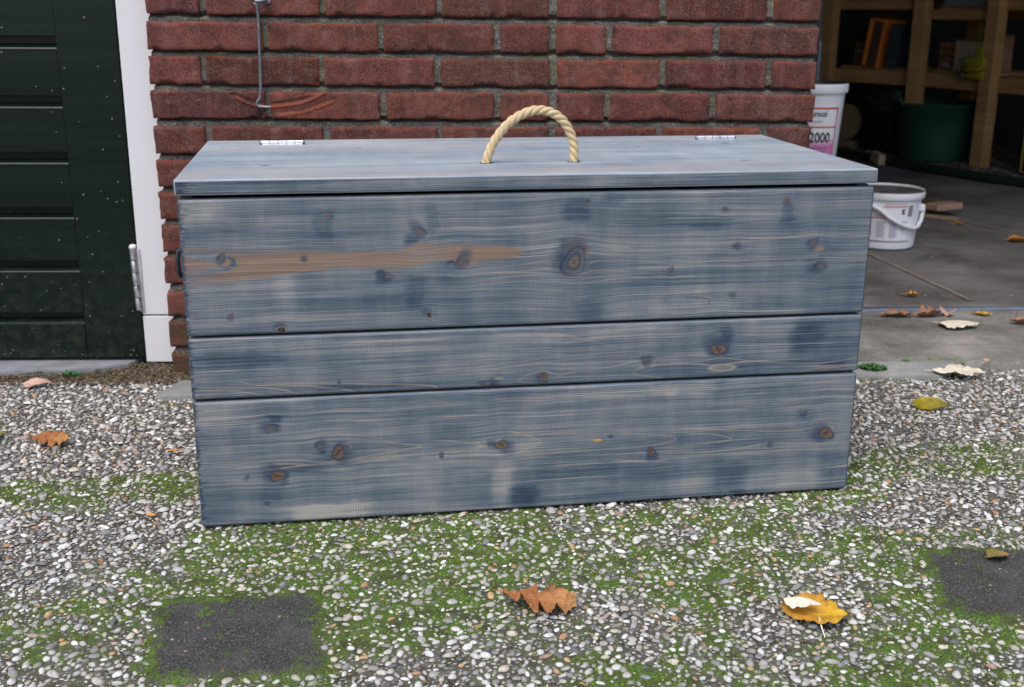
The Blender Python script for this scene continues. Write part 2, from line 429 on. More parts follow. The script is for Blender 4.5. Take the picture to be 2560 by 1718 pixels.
TANHOLE = [(0.0005, 0.3603), (0.0197, 0.3704), (0.0423, 0.3756), (0.0629, 0.3779), (0.0661, 0.3856), (0.0609, 0.3906), (0.0559, 0.3849), (0.0373,
0.3845), (0.0173, 0.3889), (0.001, 0.3928), (-0.0041, 0.3982), (0.0289, 0.3973), (0.0564, 0.3936), (0.0709, 0.3874), (0.0722, 0.3776), (0.0625,
0.3721), (0.0438, 0.3707), (0.0195, 0.3675), (0.006, 0.3591)]
LINES = [(0.5, [(0.0025, 0.4124), (0.0574, 0.4091), (0.113, 0.4047), (0.1884, 0.4067), (0.2649, 0.4037)]), (0.7, [(0.3985, 0.4064), (0.4821, 0.4043),
(0.5134, 0.4083), (0.5475, 0.4051), (0.5917, 0.3979), (0.6663, 0.3935), (0.7418, 0.3928), (0.8181, 0.3958), (0.8822, 0.4017), (0.9688, 0.3983)]),
(0.8, [(0.3984, 0.3655), (0.4583, 0.3687), (0.4945, 0.3749), (0.514, 0.3768)]), (0.8, [(0.5533, 0.3672), (0.5679, 0.3716), (0.6174, 0.3702), (0.6802,
0.3635), (0.7433, 0.3667), (0.8202, 0.367), (0.8876, 0.3677), (0.9724, 0.3628)]), (0.6, [(0.3983, 0.3583), (0.4705, 0.3598), (0.502, 0.3625), (0.534,
0.353), (0.5683, 0.3581), (0.618, 0.3542)]), (0.6, [(0.3983, 0.3498), (0.4706, 0.3537), (0.5144, 0.3511), (0.5439, 0.3477), (0.5933, 0.3487),
(0.6434, 0.3447)]), (0.5, [(0.3983, 0.3425), (0.4706, 0.3451), (0.5441, 0.3403), (0.6185, 0.3405)]), (-0.8, [(0.6966, 0.3136), (0.7286, 0.3113),
(0.7327, 0.3066), (0.7312, 0.3028)]), (0.8, [(0.5035, 0.2705), (0.526, 0.2633), (0.5586, 0.2544), (0.5967, 0.2452)]), (0.4, [(0.398, 0.2228),
(0.4718, 0.2298), (0.5717, 0.2359), (0.6479, 0.2353)]), (0.5, [(0.398, 0.2164), (0.4595, 0.2227), (0.5217, 0.2277), (0.6225, 0.2312)]), (0.7,
[(0.5171, 0.206), (0.5371, 0.209), (0.5976, 0.2154), (0.6356, 0.2229), (0.6739, 0.2251), (0.7333, 0.2279)]), (1, [(0.4535, 0.1998), (0.4696, 0.2081),
(0.4919, 0.2123), (0.5045, 0.2079), (0.5196, 0.2059)]), (0.9, [(0.4535, 0.1998), (0.4672, 0.1953), (0.4797, 0.1922)]), (0.9, [(0.6209, 0.204),
(0.6385, 0.2123), (0.6744, 0.2147), (0.726, 0.2177), (0.7571, 0.2208), (0.8048, 0.2143), (0.8852, 0.2069), (0.9388, 0.2086), (0.9736, 0.2138)]), (1,
[(0.6209, 0.204), (0.6391, 0.1992), (0.6702, 0.1939)]), (0.8, [(0.8755, 0.194), (0.9127, 0.199), (0.9425, 0.1977)]), (1.2, [(0.0086, 0.2097), (0.073,
0.2067), (0.0974, 0.2056), (0.1218, 0.2022), (0.14, 0.1959), (0.1563, 0.1902)]), (1.3, [(0.0655, 0.2158), (0.0895, 0.2099), (0.1508, 0.2064),
(0.1919, 0.2001), (0.2127, 0.1969), (0.2271, 0.1902)]), (1.2, [(0.0978, 0.2121), (0.1509, 0.2097), (0.2339, 0.2048), (0.3182, 0.1993), (0.3374,
0.1955), (0.3352, 0.1911), (0.3138, 0.1905)]), (1, [(0.0063, 0.2055), (0.0485, 0.2035), (0.0807, 0.1987), (0.113, 0.1899)]), (0.9, [(0.0016, 0.1952),
(0.0196, 0.1939), (0.0415, 0.1891)]), (0.6, [(0.2341, 0.213), (0.3185, 0.2165), (0.3719, 0.222)]), (0.5, [(0.255, 0.2094), (0.3397, 0.2122), (0.4541,
0.2116)]), (1, [(0.1762, 0.1188), (0.2099, 0.1158), (0.2144, 0.1098), (0.2054, 0.108), (0.1843, 0.1092)]), (1, [(0.193, 0.1178), (0.2418, 0.1186),
(0.2845, 0.1128), (0.3157, 0.1069), (0.2627, 0.0997), (0.2091, 0.0928), (0.1454, 0.0873), (0.0907, 0.0814)]), (0.9, [(-0.0001, 0.0988), (0.0625,
0.0968), (0.1249, 0.0972), (0.167, 0.0987), (0.1838, 0.0966)]), (1.1, [(0.3277, 0.115), (0.3602, 0.1121), (0.3886, 0.1082), (0.4018, 0.1028),
(0.3886, 0.0977), (0.3383, 0.0959), (0.2518, 0.0915), (0.1665, 0.0872), (0.1159, 0.0856)]), (2.0, [(0.4106, 0.1023), (0.3952, 0.102)]), (0.4,
[(0.0012, 0.1318), (0.0645, 0.1306), (0.1473, 0.1294), (0.2315, 0.1294)]), (0.4, [(-0.0021, 0.0561), (0.0601, 0.0568), (0.144, 0.0562)]), (1,
[(0.4317, 0.1182), (0.523, 0.114), (0.6209, 0.1098), (0.6707, 0.1053), (0.6923, 0.0977), (0.6713, 0.0911), (0.6341, 0.088), (0.5235, 0.0865), (0.451,
0.083)]), (1.1, [(0.683, 0.1085), (0.7334, 0.1038), (0.7563, 0.1007), (0.7783, 0.0938), (0.7671, 0.0897), (0.7217, 0.087), (0.6616, 0.0844)]), (1,
[(0.672, 0.076), (0.7477, 0.0743), (0.7985, 0.0775), (0.8391, 0.0831), (0.9016, 0.0789), (0.9409, 0.0775), (0.9509, 0.0836)]), (1, [(0.6952, 0.1156),
(0.7711, 0.1077), (0.8481, 0.1018), (0.8868, 0.1015), (0.9227, 0.1067), (0.9387, 0.1027), (0.9418, 0.0973)]), (0.7, [(0.899, 0.1101), (0.9248,
0.1119), (0.9674, 0.1039)]), (0.8, [(0.6622, 0.0709), (0.7479, 0.0699), (0.8504, 0.0707), (0.9549, 0.0688), (0.9713, 0.0758)]), (1.1, [(0.4412,
0.124), (0.4748, 0.1121), (0.4894, 0.1032), (0.4702, 0.0959), (0.451, 0.0886)]), (0.8, [(0.5976, 0.0694), (0.6475, 0.0634), (0.6852, 0.0617)]), (0.5,
[(0.4741, 0.1784), (0.5701, 0.1713), (0.6433, 0.1685)])]
BLOTS = [(0.5344, 0.4438, 0.0163, 0.0143, 1), (0.5849, 0.4583, 0.0143, 0.0072, 0.5), (0.7249, 0.4227, 0.0311, 0.0084, 0.55), (0.8411, 0.4312, 0.0084,
0.0143, 0.55), (0.1892, 0.4251, 0.01, 0.018, 0.5), (0.3076, 0.4105, 0.01, 0.007, 1), (0.3333, 0.4374, 0.008, 0.02, 0.45), (0.3101, 0.3325, 0.01,
0.018, 0.45), (0.2637, 0.3601, 0.006, 0.006, 0.9), (0.2044, 0.3218, 0.0998, 0.012, 0.35), (0.0592, 0.4378, 0.0399, 0.012, 0.3), (0.555, 0.2976,
0.0167, 0.012, 0.5), (0.3659, 0.3792, 0.008, 0.006, 0.9), (0.3418, 0.3456, 0.0359, 0.008, 0.4), (0.0688, 0.3836, 0.012, 0.01, 0.6), (0.5187, 0.3852,
0.0072, 0.012, 0.5), (0.8885, 0.3575, 0.0143, 0.0072, 0.4), (0.6156, 0.4192, 0.0717, 0.0143, 0.25), (0.8846, 0.2467, 0.0227, 0.0203, 0.9), (0.7607,
0.2489, 0.0096, 0.0191, 0.7), (0.7462, 0.2286, 0.0143, 0.0072, 0.8), (0.9449, 0.231, 0.0239, 0.0287, 0.35), (0.6406, 0.224, 0.0108, 0.0048, 0.8),
(0.9313, 0.2023, 0.0143, 0.0072, 0.7), (0.0661, 0.2459, 0.0599, 0.012, 0.5), (0.2594, 0.1955, 0.0998, 0.01, 0.4), (0.7792, 0.2036, 0.1195, 0.0143,
0.35), (0.4127, 0.1979, 0.012, 0.0043, 0.9), (0.4591, 0.2747, 0.0478, 0.0048, 0.4), (0.111, 0.1517, 0.0084, 0.0105, 1), (0.1078, 0.1697, 0.021,
0.0126, 0.35), (0.1348, 0.0845, 0.0337, 0.0074, 0.8), (0.1882, 0.1009, 0.0189, 0.0063, 0.7), (0.2309, 0.1089, 0.0841, 0.0126, 0.35), (0.1193, 0.0693,
0.0063, 0.0084, 0.8), (0.1016, 0.0519, 0.0126, 0.0168, 0.35), (0.0174, 0.0387, 0.0316, 0.0252, 0.3), (0.3603, 0.1179, 0.0273, 0.0168, 0.3), (0.4172,
0.1055, 0.0063, 0.0063, 0.8), (0.4636, 0.0204, 0.0193, 0.0182, 1), (0.7808, 0.0323, 0.025, 0.0204, 0.5), (0.6571, 0.0737, 0.0091, 0.0068, 0.7),
(0.9189, 0.0906, 0.0068, 0.0091, 0.8), (0.8928, 0.1234, 0.0136, 0.0114, 0.35), (0.5734, 0.05, 0.1363, 0.0136, 0.4), (0.9534, 0.0273, 0.0273, 0.0273,
0.4), (0.7979, 0.0072, 0.0114, 0.0045, 0.7), (0.7973, 0.0946, 0.1135, 0.0136, 0.3), (0.1849, 0.0138, 0.0547, 0.0126, -1), (0.1635, 0.0152, 0.0316,
0.0084, -0.5), (0.0237, 0.4538, 0.0399, 0.016, -0.6), (0.4344, 0.0429, 0.0136, 0.0295, -0.7), (0.7198, 0.0254, 0.0341, 0.0182, -0.4), (0.6798,
0.1774, 0.0273, 0.0068, -0.6), (0.7294, 0.1776, 0.0204, 0.0114, -0.5), (0.016, 0.1699, 0.0421, 0.0147, -0.7), (0.1344, 0.3442, 0.012, 0.0299, -0.3),
(0.6706, 0.4614, 0.0598, 0.0096, -0.4), (0.2217, 0.26, 0.1197, 0.012, -0.4), (0.4996, 0.3589, 0.0143, 0.0478, -0.25), (0.4592, 0.2659, 0.043, 0.0143,
-0.5), (0.6959, 0.3027, 0.0956, 0.0096, -0.35), (0.3155, 0.0314, 0.0252, 0.021, -0.35), (0.8147, 0.2624, 0.0311, 0.012, -0.4), (0.5579, 0.1781,
0.0681, 0.0136, -0.3), (0.8668, 0.0244, 0.0568, 0.0136, -0.35)]

# ------------------------------------------------------------------ chest geometry
CW, CD, CHB, CL = 0.972, 0.4597, 0.4694, 0.0251
CH_YAW = rad(6.91617)
chest = empty("storage_chest", (0.32274, -0.73882, 0.0015), CH_YAW,
              "blue-grey stained wooden storage chest with rope handle standing on pebble paving", "chest")

def inside(poly, x, z):
    c = np.zeros(x.shape, bool); n = len(poly)
    for i in range(n):
        x0, z0 = poly[i]; x1, z1 = poly[(i+1) % n]
        if z0 == z1: continue
        k = ((z0 > z) != (z1 > z)) & (x < (x1-x0)*(z-z0)/(z1-z0)+x0); c ^= k
    return c

def pdist(poly, x, z, closed=True):
    d = np.full(x.shape, 1e9); t_all = np.zeros(x.shape); n = len(poly); m = n if closed else n-1
    for i in range(m):
        ax, az = poly[i]; bx, bz = poly[(i+1) % n]; dx = bx-ax; dz = bz-az; L = dx*dx+dz*dz+1e-12
        t = np.clip(((x-ax)*dx+(z-az)*dz)/L, 0, 1)
        dd = np.hypot(x-ax-t*dx, z-az-t*dz); k = dd < d; d = np.where(k, dd, d); t_all = np.where(k, (i+t)/m, t_all)
    return d, t_all

def side_(a): return .5+.5*np.sin(a+2.2)

def spline(p, k=5):
    out = []
    for i in range(len(p)-1):
        p0, p1, p2, p3 = (np.array(p[max(0, min(len(p)-1, j))]) for j in (i-1, i, i+1, i+2))
        for u in np.arange(k)/k: out.append(tuple(.5*(2*p1+(p2-p0)*u+(2*p0-5*p1+4*p2-p3)*u*u+(3*p1-p0-3*p2+p3)*u**3)))
    out.append(tuple(p[-1])); return out

def front_fields(x, z):
    """grain coordinate, overlay rgba, blot value for the chest front at face coordinates x,z"""
    g = z+.0022*(fbm(x*3, z*9, 5, 3)-.5)+.0012*np.sin(x*5+z*9)
    for kx, kz, r, st in KNOTS:
        R = r*1.35
        dx = (x-kx)/(R*3.0); dz = z-kz
        near = np.abs(dz) < R*9
        g = np.where(near, g-dz*.75/(1+np.abs(dz)/(R*1.1))*np.exp(-dx*dx)*np.exp(-np.abs(dz)/(R*5)), g)
    col = np.zeros(x.shape+(3,)); al = np.zeros(x.shape)
    def over(c, a):
        nonlocal col, al
        a = np.clip(a, 0, 1); na = a+al*(1-a)
        w = np.where(na > 1e-6, a/np.maximum(na, 1e-6), 0)[..., None]
        col = col*(1-w)+np.array(c)*w if not isinstance(c, np.ndarray) else col*(1-w)+c*w; al = na
    edge = (fbm(x*60, z*260, 3, 3)-.5)*.0022
    TAN = (.24, .160, .108); PALE = (.34, .285, .215)
    # big bare tan flame
    d1, _ = pdist(TANPOLY, x, z); i1 = inside(TANPOLY, x, z)
    d2, _ = pdist(TANHOLE, x, z); i2 = inside(TANHOLE, x, z)
    sd = np.where(i1, d1, -d1); sh = np.where(i2, d2, -d2)
    s = np.minimum(sd, -sh)+edge*.7
    gr = fbm(x*7, g*500, 8, 3)
    tanc = np.array(TAN)*(0.72+.6*gr[..., None]) + np.array((-.06, -.02, .03))*smooth(.5, .75, fbm(x*8, z*70, 12, 3))[..., None]
    over(tanc, smooth(-.0008, .0014, s)*(.90-.25*smooth(.45, .7, fbm(x*12, g*120, 9, 3))))
    for poly in ([(0.5184, 0.3986), (0.53, .4003), (0.545, 0.3996), (0.5564, 0.3891), (0.5506, 0.3746), (0.5431, 0.3809), (0.5333, 0.3836), (0.5198, 0.39)],
                 [(0.3768, 0.3879), (0.3837, 0.3877), (0.3847, 0.3786), (0.3787, 0.3768), (0.3728, 0.379)]):
        dd, _ = pdist(poly, x, z); s = np.where(inside(poly, x, z), dd, -dd)+edge*.5
        over(tanc, smooth(-.0008, .001, s)*.88)
    for (cx, cz, a, b, c, al_) in ((.8918, .3807, .0105, .0045, TAN, .85), (.4263, .2042, .0075, .0016, PALE, .8), (.5732, .1021, .0075, .0024, (.52, .30, .07), .95),
                                   (.53, .1025, .003, .0012, TAN, .6), (.929, .1983, .018, .0022, TAN, .4)):
        rr = np.hypot((x-cx)/a, (z-cz)/b)+edge*90
        over(c, smooth(1.1, .75, rr)*al_)
    # eye-shaped ring on the middle board
    rr = np.hypot((x-.758)/.019, (z-.2058)/.0046)
    over((.42, .35, .28), smooth(.35, .0, np.abs(rr-1))*.65+smooth(1, .7, rr)*.3)
    for w, pts in LINES:
        d, t = pdist(spline(pts), x, z, False)
        if w < 0: over((.03, .045, .08), smooth(.0010, .0003, d)*.8); continue
        z_ = z
        hw = .00062*(.5+.8*fbm(x*40, z*40, 21, 2))*(.6+.7*min(w, 1.6))
        tap = np.clip(np.minimum(t, 1-t)*8+.35, 0, 1)
        soft = smooth(hw*2.3, hw*.3, d)
        over(PALE if w > .75 else (.40, .33, .27), soft*min(.8, .30+.40*w)*tap*(.30+.9*fbm(x*25, z*60, 31, 3)))
    for kx, kz, r, st in KNOTS:
        r = r*1.12; an = np.arctan2(z-kz, x-kx); rr = np.hypot((x-kx)*.95, (z-kz))/r
        rr = rr*(1+.18*np.sin(an*2+kx*40)+.10*np.sin(an*3+kz*70))
        nz = fbm(x*300, z*300, 40, 2)
        over((.030, .050, .095), smooth(2.2, .9, rr*(1+.45*np.sin(an-1+kx*30)))*.85*(.35+.9*fbm(x*60, g*480, 55, 3)))                 # dark stain halo
        if st in 'rR':
            side = .5+.5*np.sin(an+2.2+kz*50)
            over((.022, .035, .065), smooth(.30, .05, np.abs(rr-1.25))*.7*(1-side*.6))
            over((.22, .20, .19), smooth(.20, .04, np.abs(rr-1.0))*(.05+.35*side))
            over((.055, .065, .085), smooth(.95, .8, rr)*.8)
            over((.17, .125, .09), smooth(.66, .40, rr)*.75); over((.03, .025, .025), smooth(.28, .1, rr)*.6)
        elif st == 'B':
            over((.045, .055, .08), smooth(1.35, 1.1, rr)*.95)
            cc = np.array((.155, .095, .062))*(.7+.55*nz[..., None])*(.75+.35*np.cos(rr*9)[..., None]*.5+.2*side_(an)[..., None])
            over(cc, smooth(1.0, .85, rr)*.95)
            over((.14, .09, .07), smooth(.2, .05, np.abs(rr-.55))*.5)
            crack = np.abs((x-kx)*math.sin(kx*60)+(z-kz)*math.cos(kx*60))/r
            over((.025, .02, .02), smooth(.16, .05, crack)*smooth(.95, .7, rr)*.8)
        elif st == 'b':
            over((.20, .13, .10), smooth(1.1, .8, rr)*.85); over((.03, .025, .025), smooth(.6, .3, rr)*.7)
        elif st == 'k':
            over((.30, .22, .16), smooth(1.6, 1.1, rr)*.5); over((.015, .014, .016), smooth(1.05, .85, rr)*.95); over((.16, .10, .07), smooth(.4, .2, rr)*.5)
        else:
            over((.07, .075, .095), smooth(1.1, .7, rr)*.8)
    jag = fbm(x*0+3, z*420, 71, 2); jag2 = fbm(x*90, z*520, 73, 2)
    over((.016, .034, .075), smooth(.0045+.006*jag, .0010, x-.001)*.85)
    over((.30, .33, .40), smooth(.60, .72, jag2)*smooth(.008, .001, x-.001)*.6)
    over((.014, .024, .045), smooth(.60, .70, fbm(x*60, z*520, 75, 2))*smooth(.022, .002, x-.001)*.7)
    over((.016, .034, .075), smooth(.0040, .0008, CW-.001-x)*.8)
    over((.022, .040, .080), smooth(.0026, .0010, z)*.7)
    bl = np.zeros(x.shape)
    wx = x+(fbm(x*22, z*120, 51, 4)-.5)*.016; wz = z+(fbm(x*60, z*60, 52, 4)-.5)*.012
    strk = fbm(x*9, g*330, 64, 3)
    for cx, cz, a, b, s in BLOTS:
        p_ = 3.2; rr = (np.abs((wx-cx)/a)**p_+np.abs((wz-cz)/b)**p_)**(1/p_); bl = bl+s*.9*smooth(1.6, .55, rr)*(.45+1.1*strk)
    # general drift: paler towards the left of the top board, bluer at lower right
    bl = bl+.25*(fbm(x*5, z*10, 61, 3)-.5)*2
    return g, np.concatenate([col, al[..., None]], -1), bl

def dense_box(name, size, step, r, parent, mat, fields=None, org=(0, 0, 0), axis='front', seed=0.0, grain_axis=0, coarse=.012):
    """rounded box, origin corner org, with one densely gridded face carrying painted-in wood figure"""
    sx, sy, sz = size; V = []; Q = []; WC = []; OV = []; BL = []; n0 = 0
    S = np.array(size)
    def lin(L, st):
        n = max(2, int(round((L-2*r)/st))+1)
        return np.concatenate([[0, r*.3, r*.65], np.linspace(r, L-r, n), [L-r*.65, L-r*.3, L]])
    faces = [('front', 0, 2, 1, 0), ('back', 0, 2, 1, 1), ('bottom', 0, 1, 2, 0), ('top', 0, 1, 2, 1), ('left', 1, 2, 0, 0), ('right', 1, 2, 0, 1)]
    for nm, a, b, c, hi in faces:
        st = step if nm == axis else coarse
        A = lin(S[a], st); B = lin(S[b], st)
        ga, gb = np.meshgrid(A, B, indexing='ij')
        P = np.zeros(ga.shape+(3,)); P[..., a] = ga; P[..., b] = gb; P[..., c] = S[c]*hi
        I = np.clip(P, r, S-r); D = P-I; nn = np.linalg.norm(D, axis=-1, keepdims=True); W = I+D/np.maximum(nn, 1e-9)*r
        na, nb = ga.shape
        idx = np.arange(na*nb).reshape(na, nb)+n0
        q = np.stack([idx[:-1, :-1], idx[1:, :-1], idx[1:, 1:], idx[:-1, 1:]], -1).reshape(-1, 4)
        # orientation
        sign = {('front'): 1, ('back'): -1, 'bottom': -1, 'top': 1, 'left': -1, 'right': 1}[nm]
        if sign < 0: q = q[:, ::-1]
        if nm in ('bottom', 'top'): pass
        V.append(W.reshape(-1, 3)+np.array(org)); Q.append(q); n0 += na*nb
        X = P[..., grain_axis]+org[grain_axis]
        if nm == axis and fields is not None:
            g, ov, bl = fields(P[..., a]+org[a], P[..., b]+org[b])
        else:
            oth = P[..., 2]+P[..., 1]*1.0 if grain_axis == 0 else P[..., 2]
            g = oth+org[2]+.37+.002*(fbm(X*3, oth*8, 5, 3)-.5); ov = np.zeros(X.shape+(4,)); bl = .35*(fbm(X*5, oth*9, 77, 3)-.5)*2
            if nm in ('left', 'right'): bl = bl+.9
        WC.append(np.stack([X+seed, g, np.full(X.shape, seed)], -1).reshape(-1, 3)); OV.append(ov.reshape(-1, 4)); BL.append(bl.reshape(-1))
    return mesh_np(name, np.concatenate(V), np.concatenate(Q), mat, parent, True,
                   attrs={'wc': ('FLOAT_VECTOR', np.concatenate(WC)), 'ov': ('FLOAT_COLOR', np.concatenate(OV)), 'bl': ('FLOAT', np.concatenate(BL))})

BT = .018
# (z0, z1) of the three front boards, measured
for z0, z1, sd_ in ((.0005, .1880, .0), (.1914, .2786, 3.0), (.2820, CHB-.0008, 6.0)):
    dense_box("front_board", (CW-.002, BT, z1-z0), .0010, .0042, chest, WOOD, front_fields, (.001, .001, z0), 'front', sd_)
for z0, z1 in ((.0005, .1884), (.1910, .2790), (.2816, CHB)):
    dense_box("side_board", (BT, CD-.02-BT-.001, z1-z0), .012, .0024, chest, WOOD, None, (.001, .001+BT+.0005, z0), 'left', 9+z0, 1)
    dense_box("side_board", (BT, CD-.02-BT-.001, z1-z0), .012, .0024, chest, WOOD, None, (CW-.001-BT, .001+BT+.0005, z0), 'right', 12+z0, 1)
    dense_box("back_board", (CW-.002, BT, z1-z0), .012, .0024, chest, WOOD, None, (.001, CD-.0195, z0), 'back', 15+z0)
b = MB(); b.box((CW/2, CD/2, .012), (CW-.06, CD-.06, .018)); b.box((CW/2, BT+.008, CHB/2), (CW-.05, .010, CHB-.02)); b.build("inner_liner", BLACK, chest)

LT = CHB+.0042
def lid_fields(seed):
    def f(x, z):
        g = z*1.0+.005*(fbm(x*2, z*6, seed, 3)-.5)
        ov = np.zeros(x.shape+(4,)); bl = .6*(fbm(x*4, z*14, seed+3, 3)-.5)*2-.25  # constant offset lifts the lid tone further, part of its painted light
        col = np.zeros(x.shape+(3,)); al = np.zeros(x.shape)
        s = smooth(.56, .66, fbm(x*1.6+3, z*26, seed+9, 3))*.32
        col[:] = (.40, .33, .28); al = s
        for kx, kz, r in ((.245, .33, .004), (.70, .30, .004), (.86, .335, .005), (.11, .13, .004), (.63, .37, .003), (.815, .11, .004)):
            rr = np.hypot((x-kx)/1.6, z-kz)/r; a = smooth(1.6, .7, rr)*.8
            col = np.where(a[..., None] > al[..., None]*.5, np.array((.06, .075, .11)), col); al = np.maximum(al, a)
        return g, np.concatenate([col, al[..., None]], -1), bl
    return f
def lid_front(x, z):
    zz = z-LT; g = z+.001*(fbm(x*2, z*10, 9, 3)-.5)
    col = np.zeros(x.shape+(3,)); al = np.zeros(x.shape)
    col[:] = (.025, .035, .06)
    for k in range(26):                                            # splintered saw cuts at the left end
        z0 = .0015+.018*random.random(); L = .008+.024*random.random()**2; x0 = random.uniform(-.001, .004)
        a = smooth(.0009, .0003, np.abs(zz-z0-(x-x0)*.02))*(x > x0)*smooth(x0+L, x0+L*.6, x); al = np.maximum(al, a*.95)
    for k in range(60):
        z0 = .001+.019*random.random(); L = .02+.12*random.random(); x0 = random.uniform(0, .97)
        a = smooth(.0006, .0001, np.abs(zz-z0))*smooth(0, .02, x-x0)*smooth(0, .02, x0+L-x); al = np.maximum(al, a*.45)
    bl = .55*(fbm(x*6, z*20, 91, 3)-.5)*2+.1+.5*smooth(.004, .0, zz)
    return g, np.concatenate([col, al[..., None]], -1), bl

# lid panel: top carries figure and painted-in light from above; a thin front lipping shows the edge figure
SEAM = .3925
lid = dense_box("lid", (CW+.002, SEAM, CL-.0042), .0022, .0024, chest, WOOD_TOPLIT, lid_fields(3), (-.0015, -.001, LT), 'top', 21)
# re-paint the lid's front face densely by adding an edge strip 0.4 mm proud
def edge_strip():
    r = .0024; L = CW+.002; H = CL-.0042
    X = np.linspace(r, L-r, 900); Zs = np.linspace(r, H-r, 22)
    gx, gz = np.meshgrid(X, Zs, indexing='ij')
    x = gx-.0015; z = gz+LT
    g, ov, bl = lid_front(x, z)
    nx, nz = gx.shape; idx = np.arange(nx*nz).reshape(nx, nz)
    front = np.stack([x, np.full(x.shape, -.0012-.0002), z], -1).reshape(-1, 3)
    q = np.stack([idx[:-1, :-1], idx[1:, :-1], idx[1:, 1:], idx[:-1, 1:]], -1).reshape(-1, 4)
    back = front+np.array((0, .003, 0)); N = nx*nz
    ring = np.concatenate([idx[:, 0], idx[-1, 1:], idx[::-1, -1][1:], idx[0, ::-1][1:-1]])
    rn = np.roll(ring, -1)
    q2 = np.stack([rn, ring, ring+N, rn+N], -1)
    q3 = q[:, ::-1]+N
    d2 = lambda a: np.concatenate([a.reshape(N, -1)]*2)
    mesh_np("edge_face", np.concatenate([front, back]), np.concatenate([q, q2, q3]), WOOD, lid, True,
            attrs={'wc': ('FLOAT_VECTOR', d2(np.stack([x+30, g*1.6, x*0], -1))), 'ov': ('FLOAT_COLOR', d2(ov)), 'bl': ('FLOAT', d2(bl))})
edge_strip()
dense_box("hinge_rail", (CW+.002, CD-SEAM-.002, CL-.0042), .0030, .0020, chest, WOOD_TOPLIT, lid_fields(14), (-.0015, SEAM+.0005, LT), 'top', 27)

# zinc butt hinges: five knuckles each on the seam
for hx in (.1245, .8630):
    zc = CHB+CL+.0030; hy = SEAM+.0005-.001
    b = MB()
    for k in range(5):
        x0 = hx-.034+k*.0136; b.tube([(x0+.0004, hy, zc), (x0+.0008, hy, zc), (x0+.0128, hy, zc), (x0+.0132, hy, zc)], [.0036, .0042, .0042, .0036], 14)
    h = b.build("hinge", STEEL, chest, True, 40)
    b = MB(); b.tube([(hx-.0365, hy, zc), (hx-.035, hy, zc), (hx+.035, hy, zc), (hx+.0365, hy, zc)], [.0022, .0032, .0032, .0022], 12); b.build("hinge_pin", DSTEEL, h, True, 40)
    b = MB(); b.box((hx, hy, CHB+CL+.0003), (.064, .012, .0011), .0003); b.build("hinge_leaf", STEEL, h)

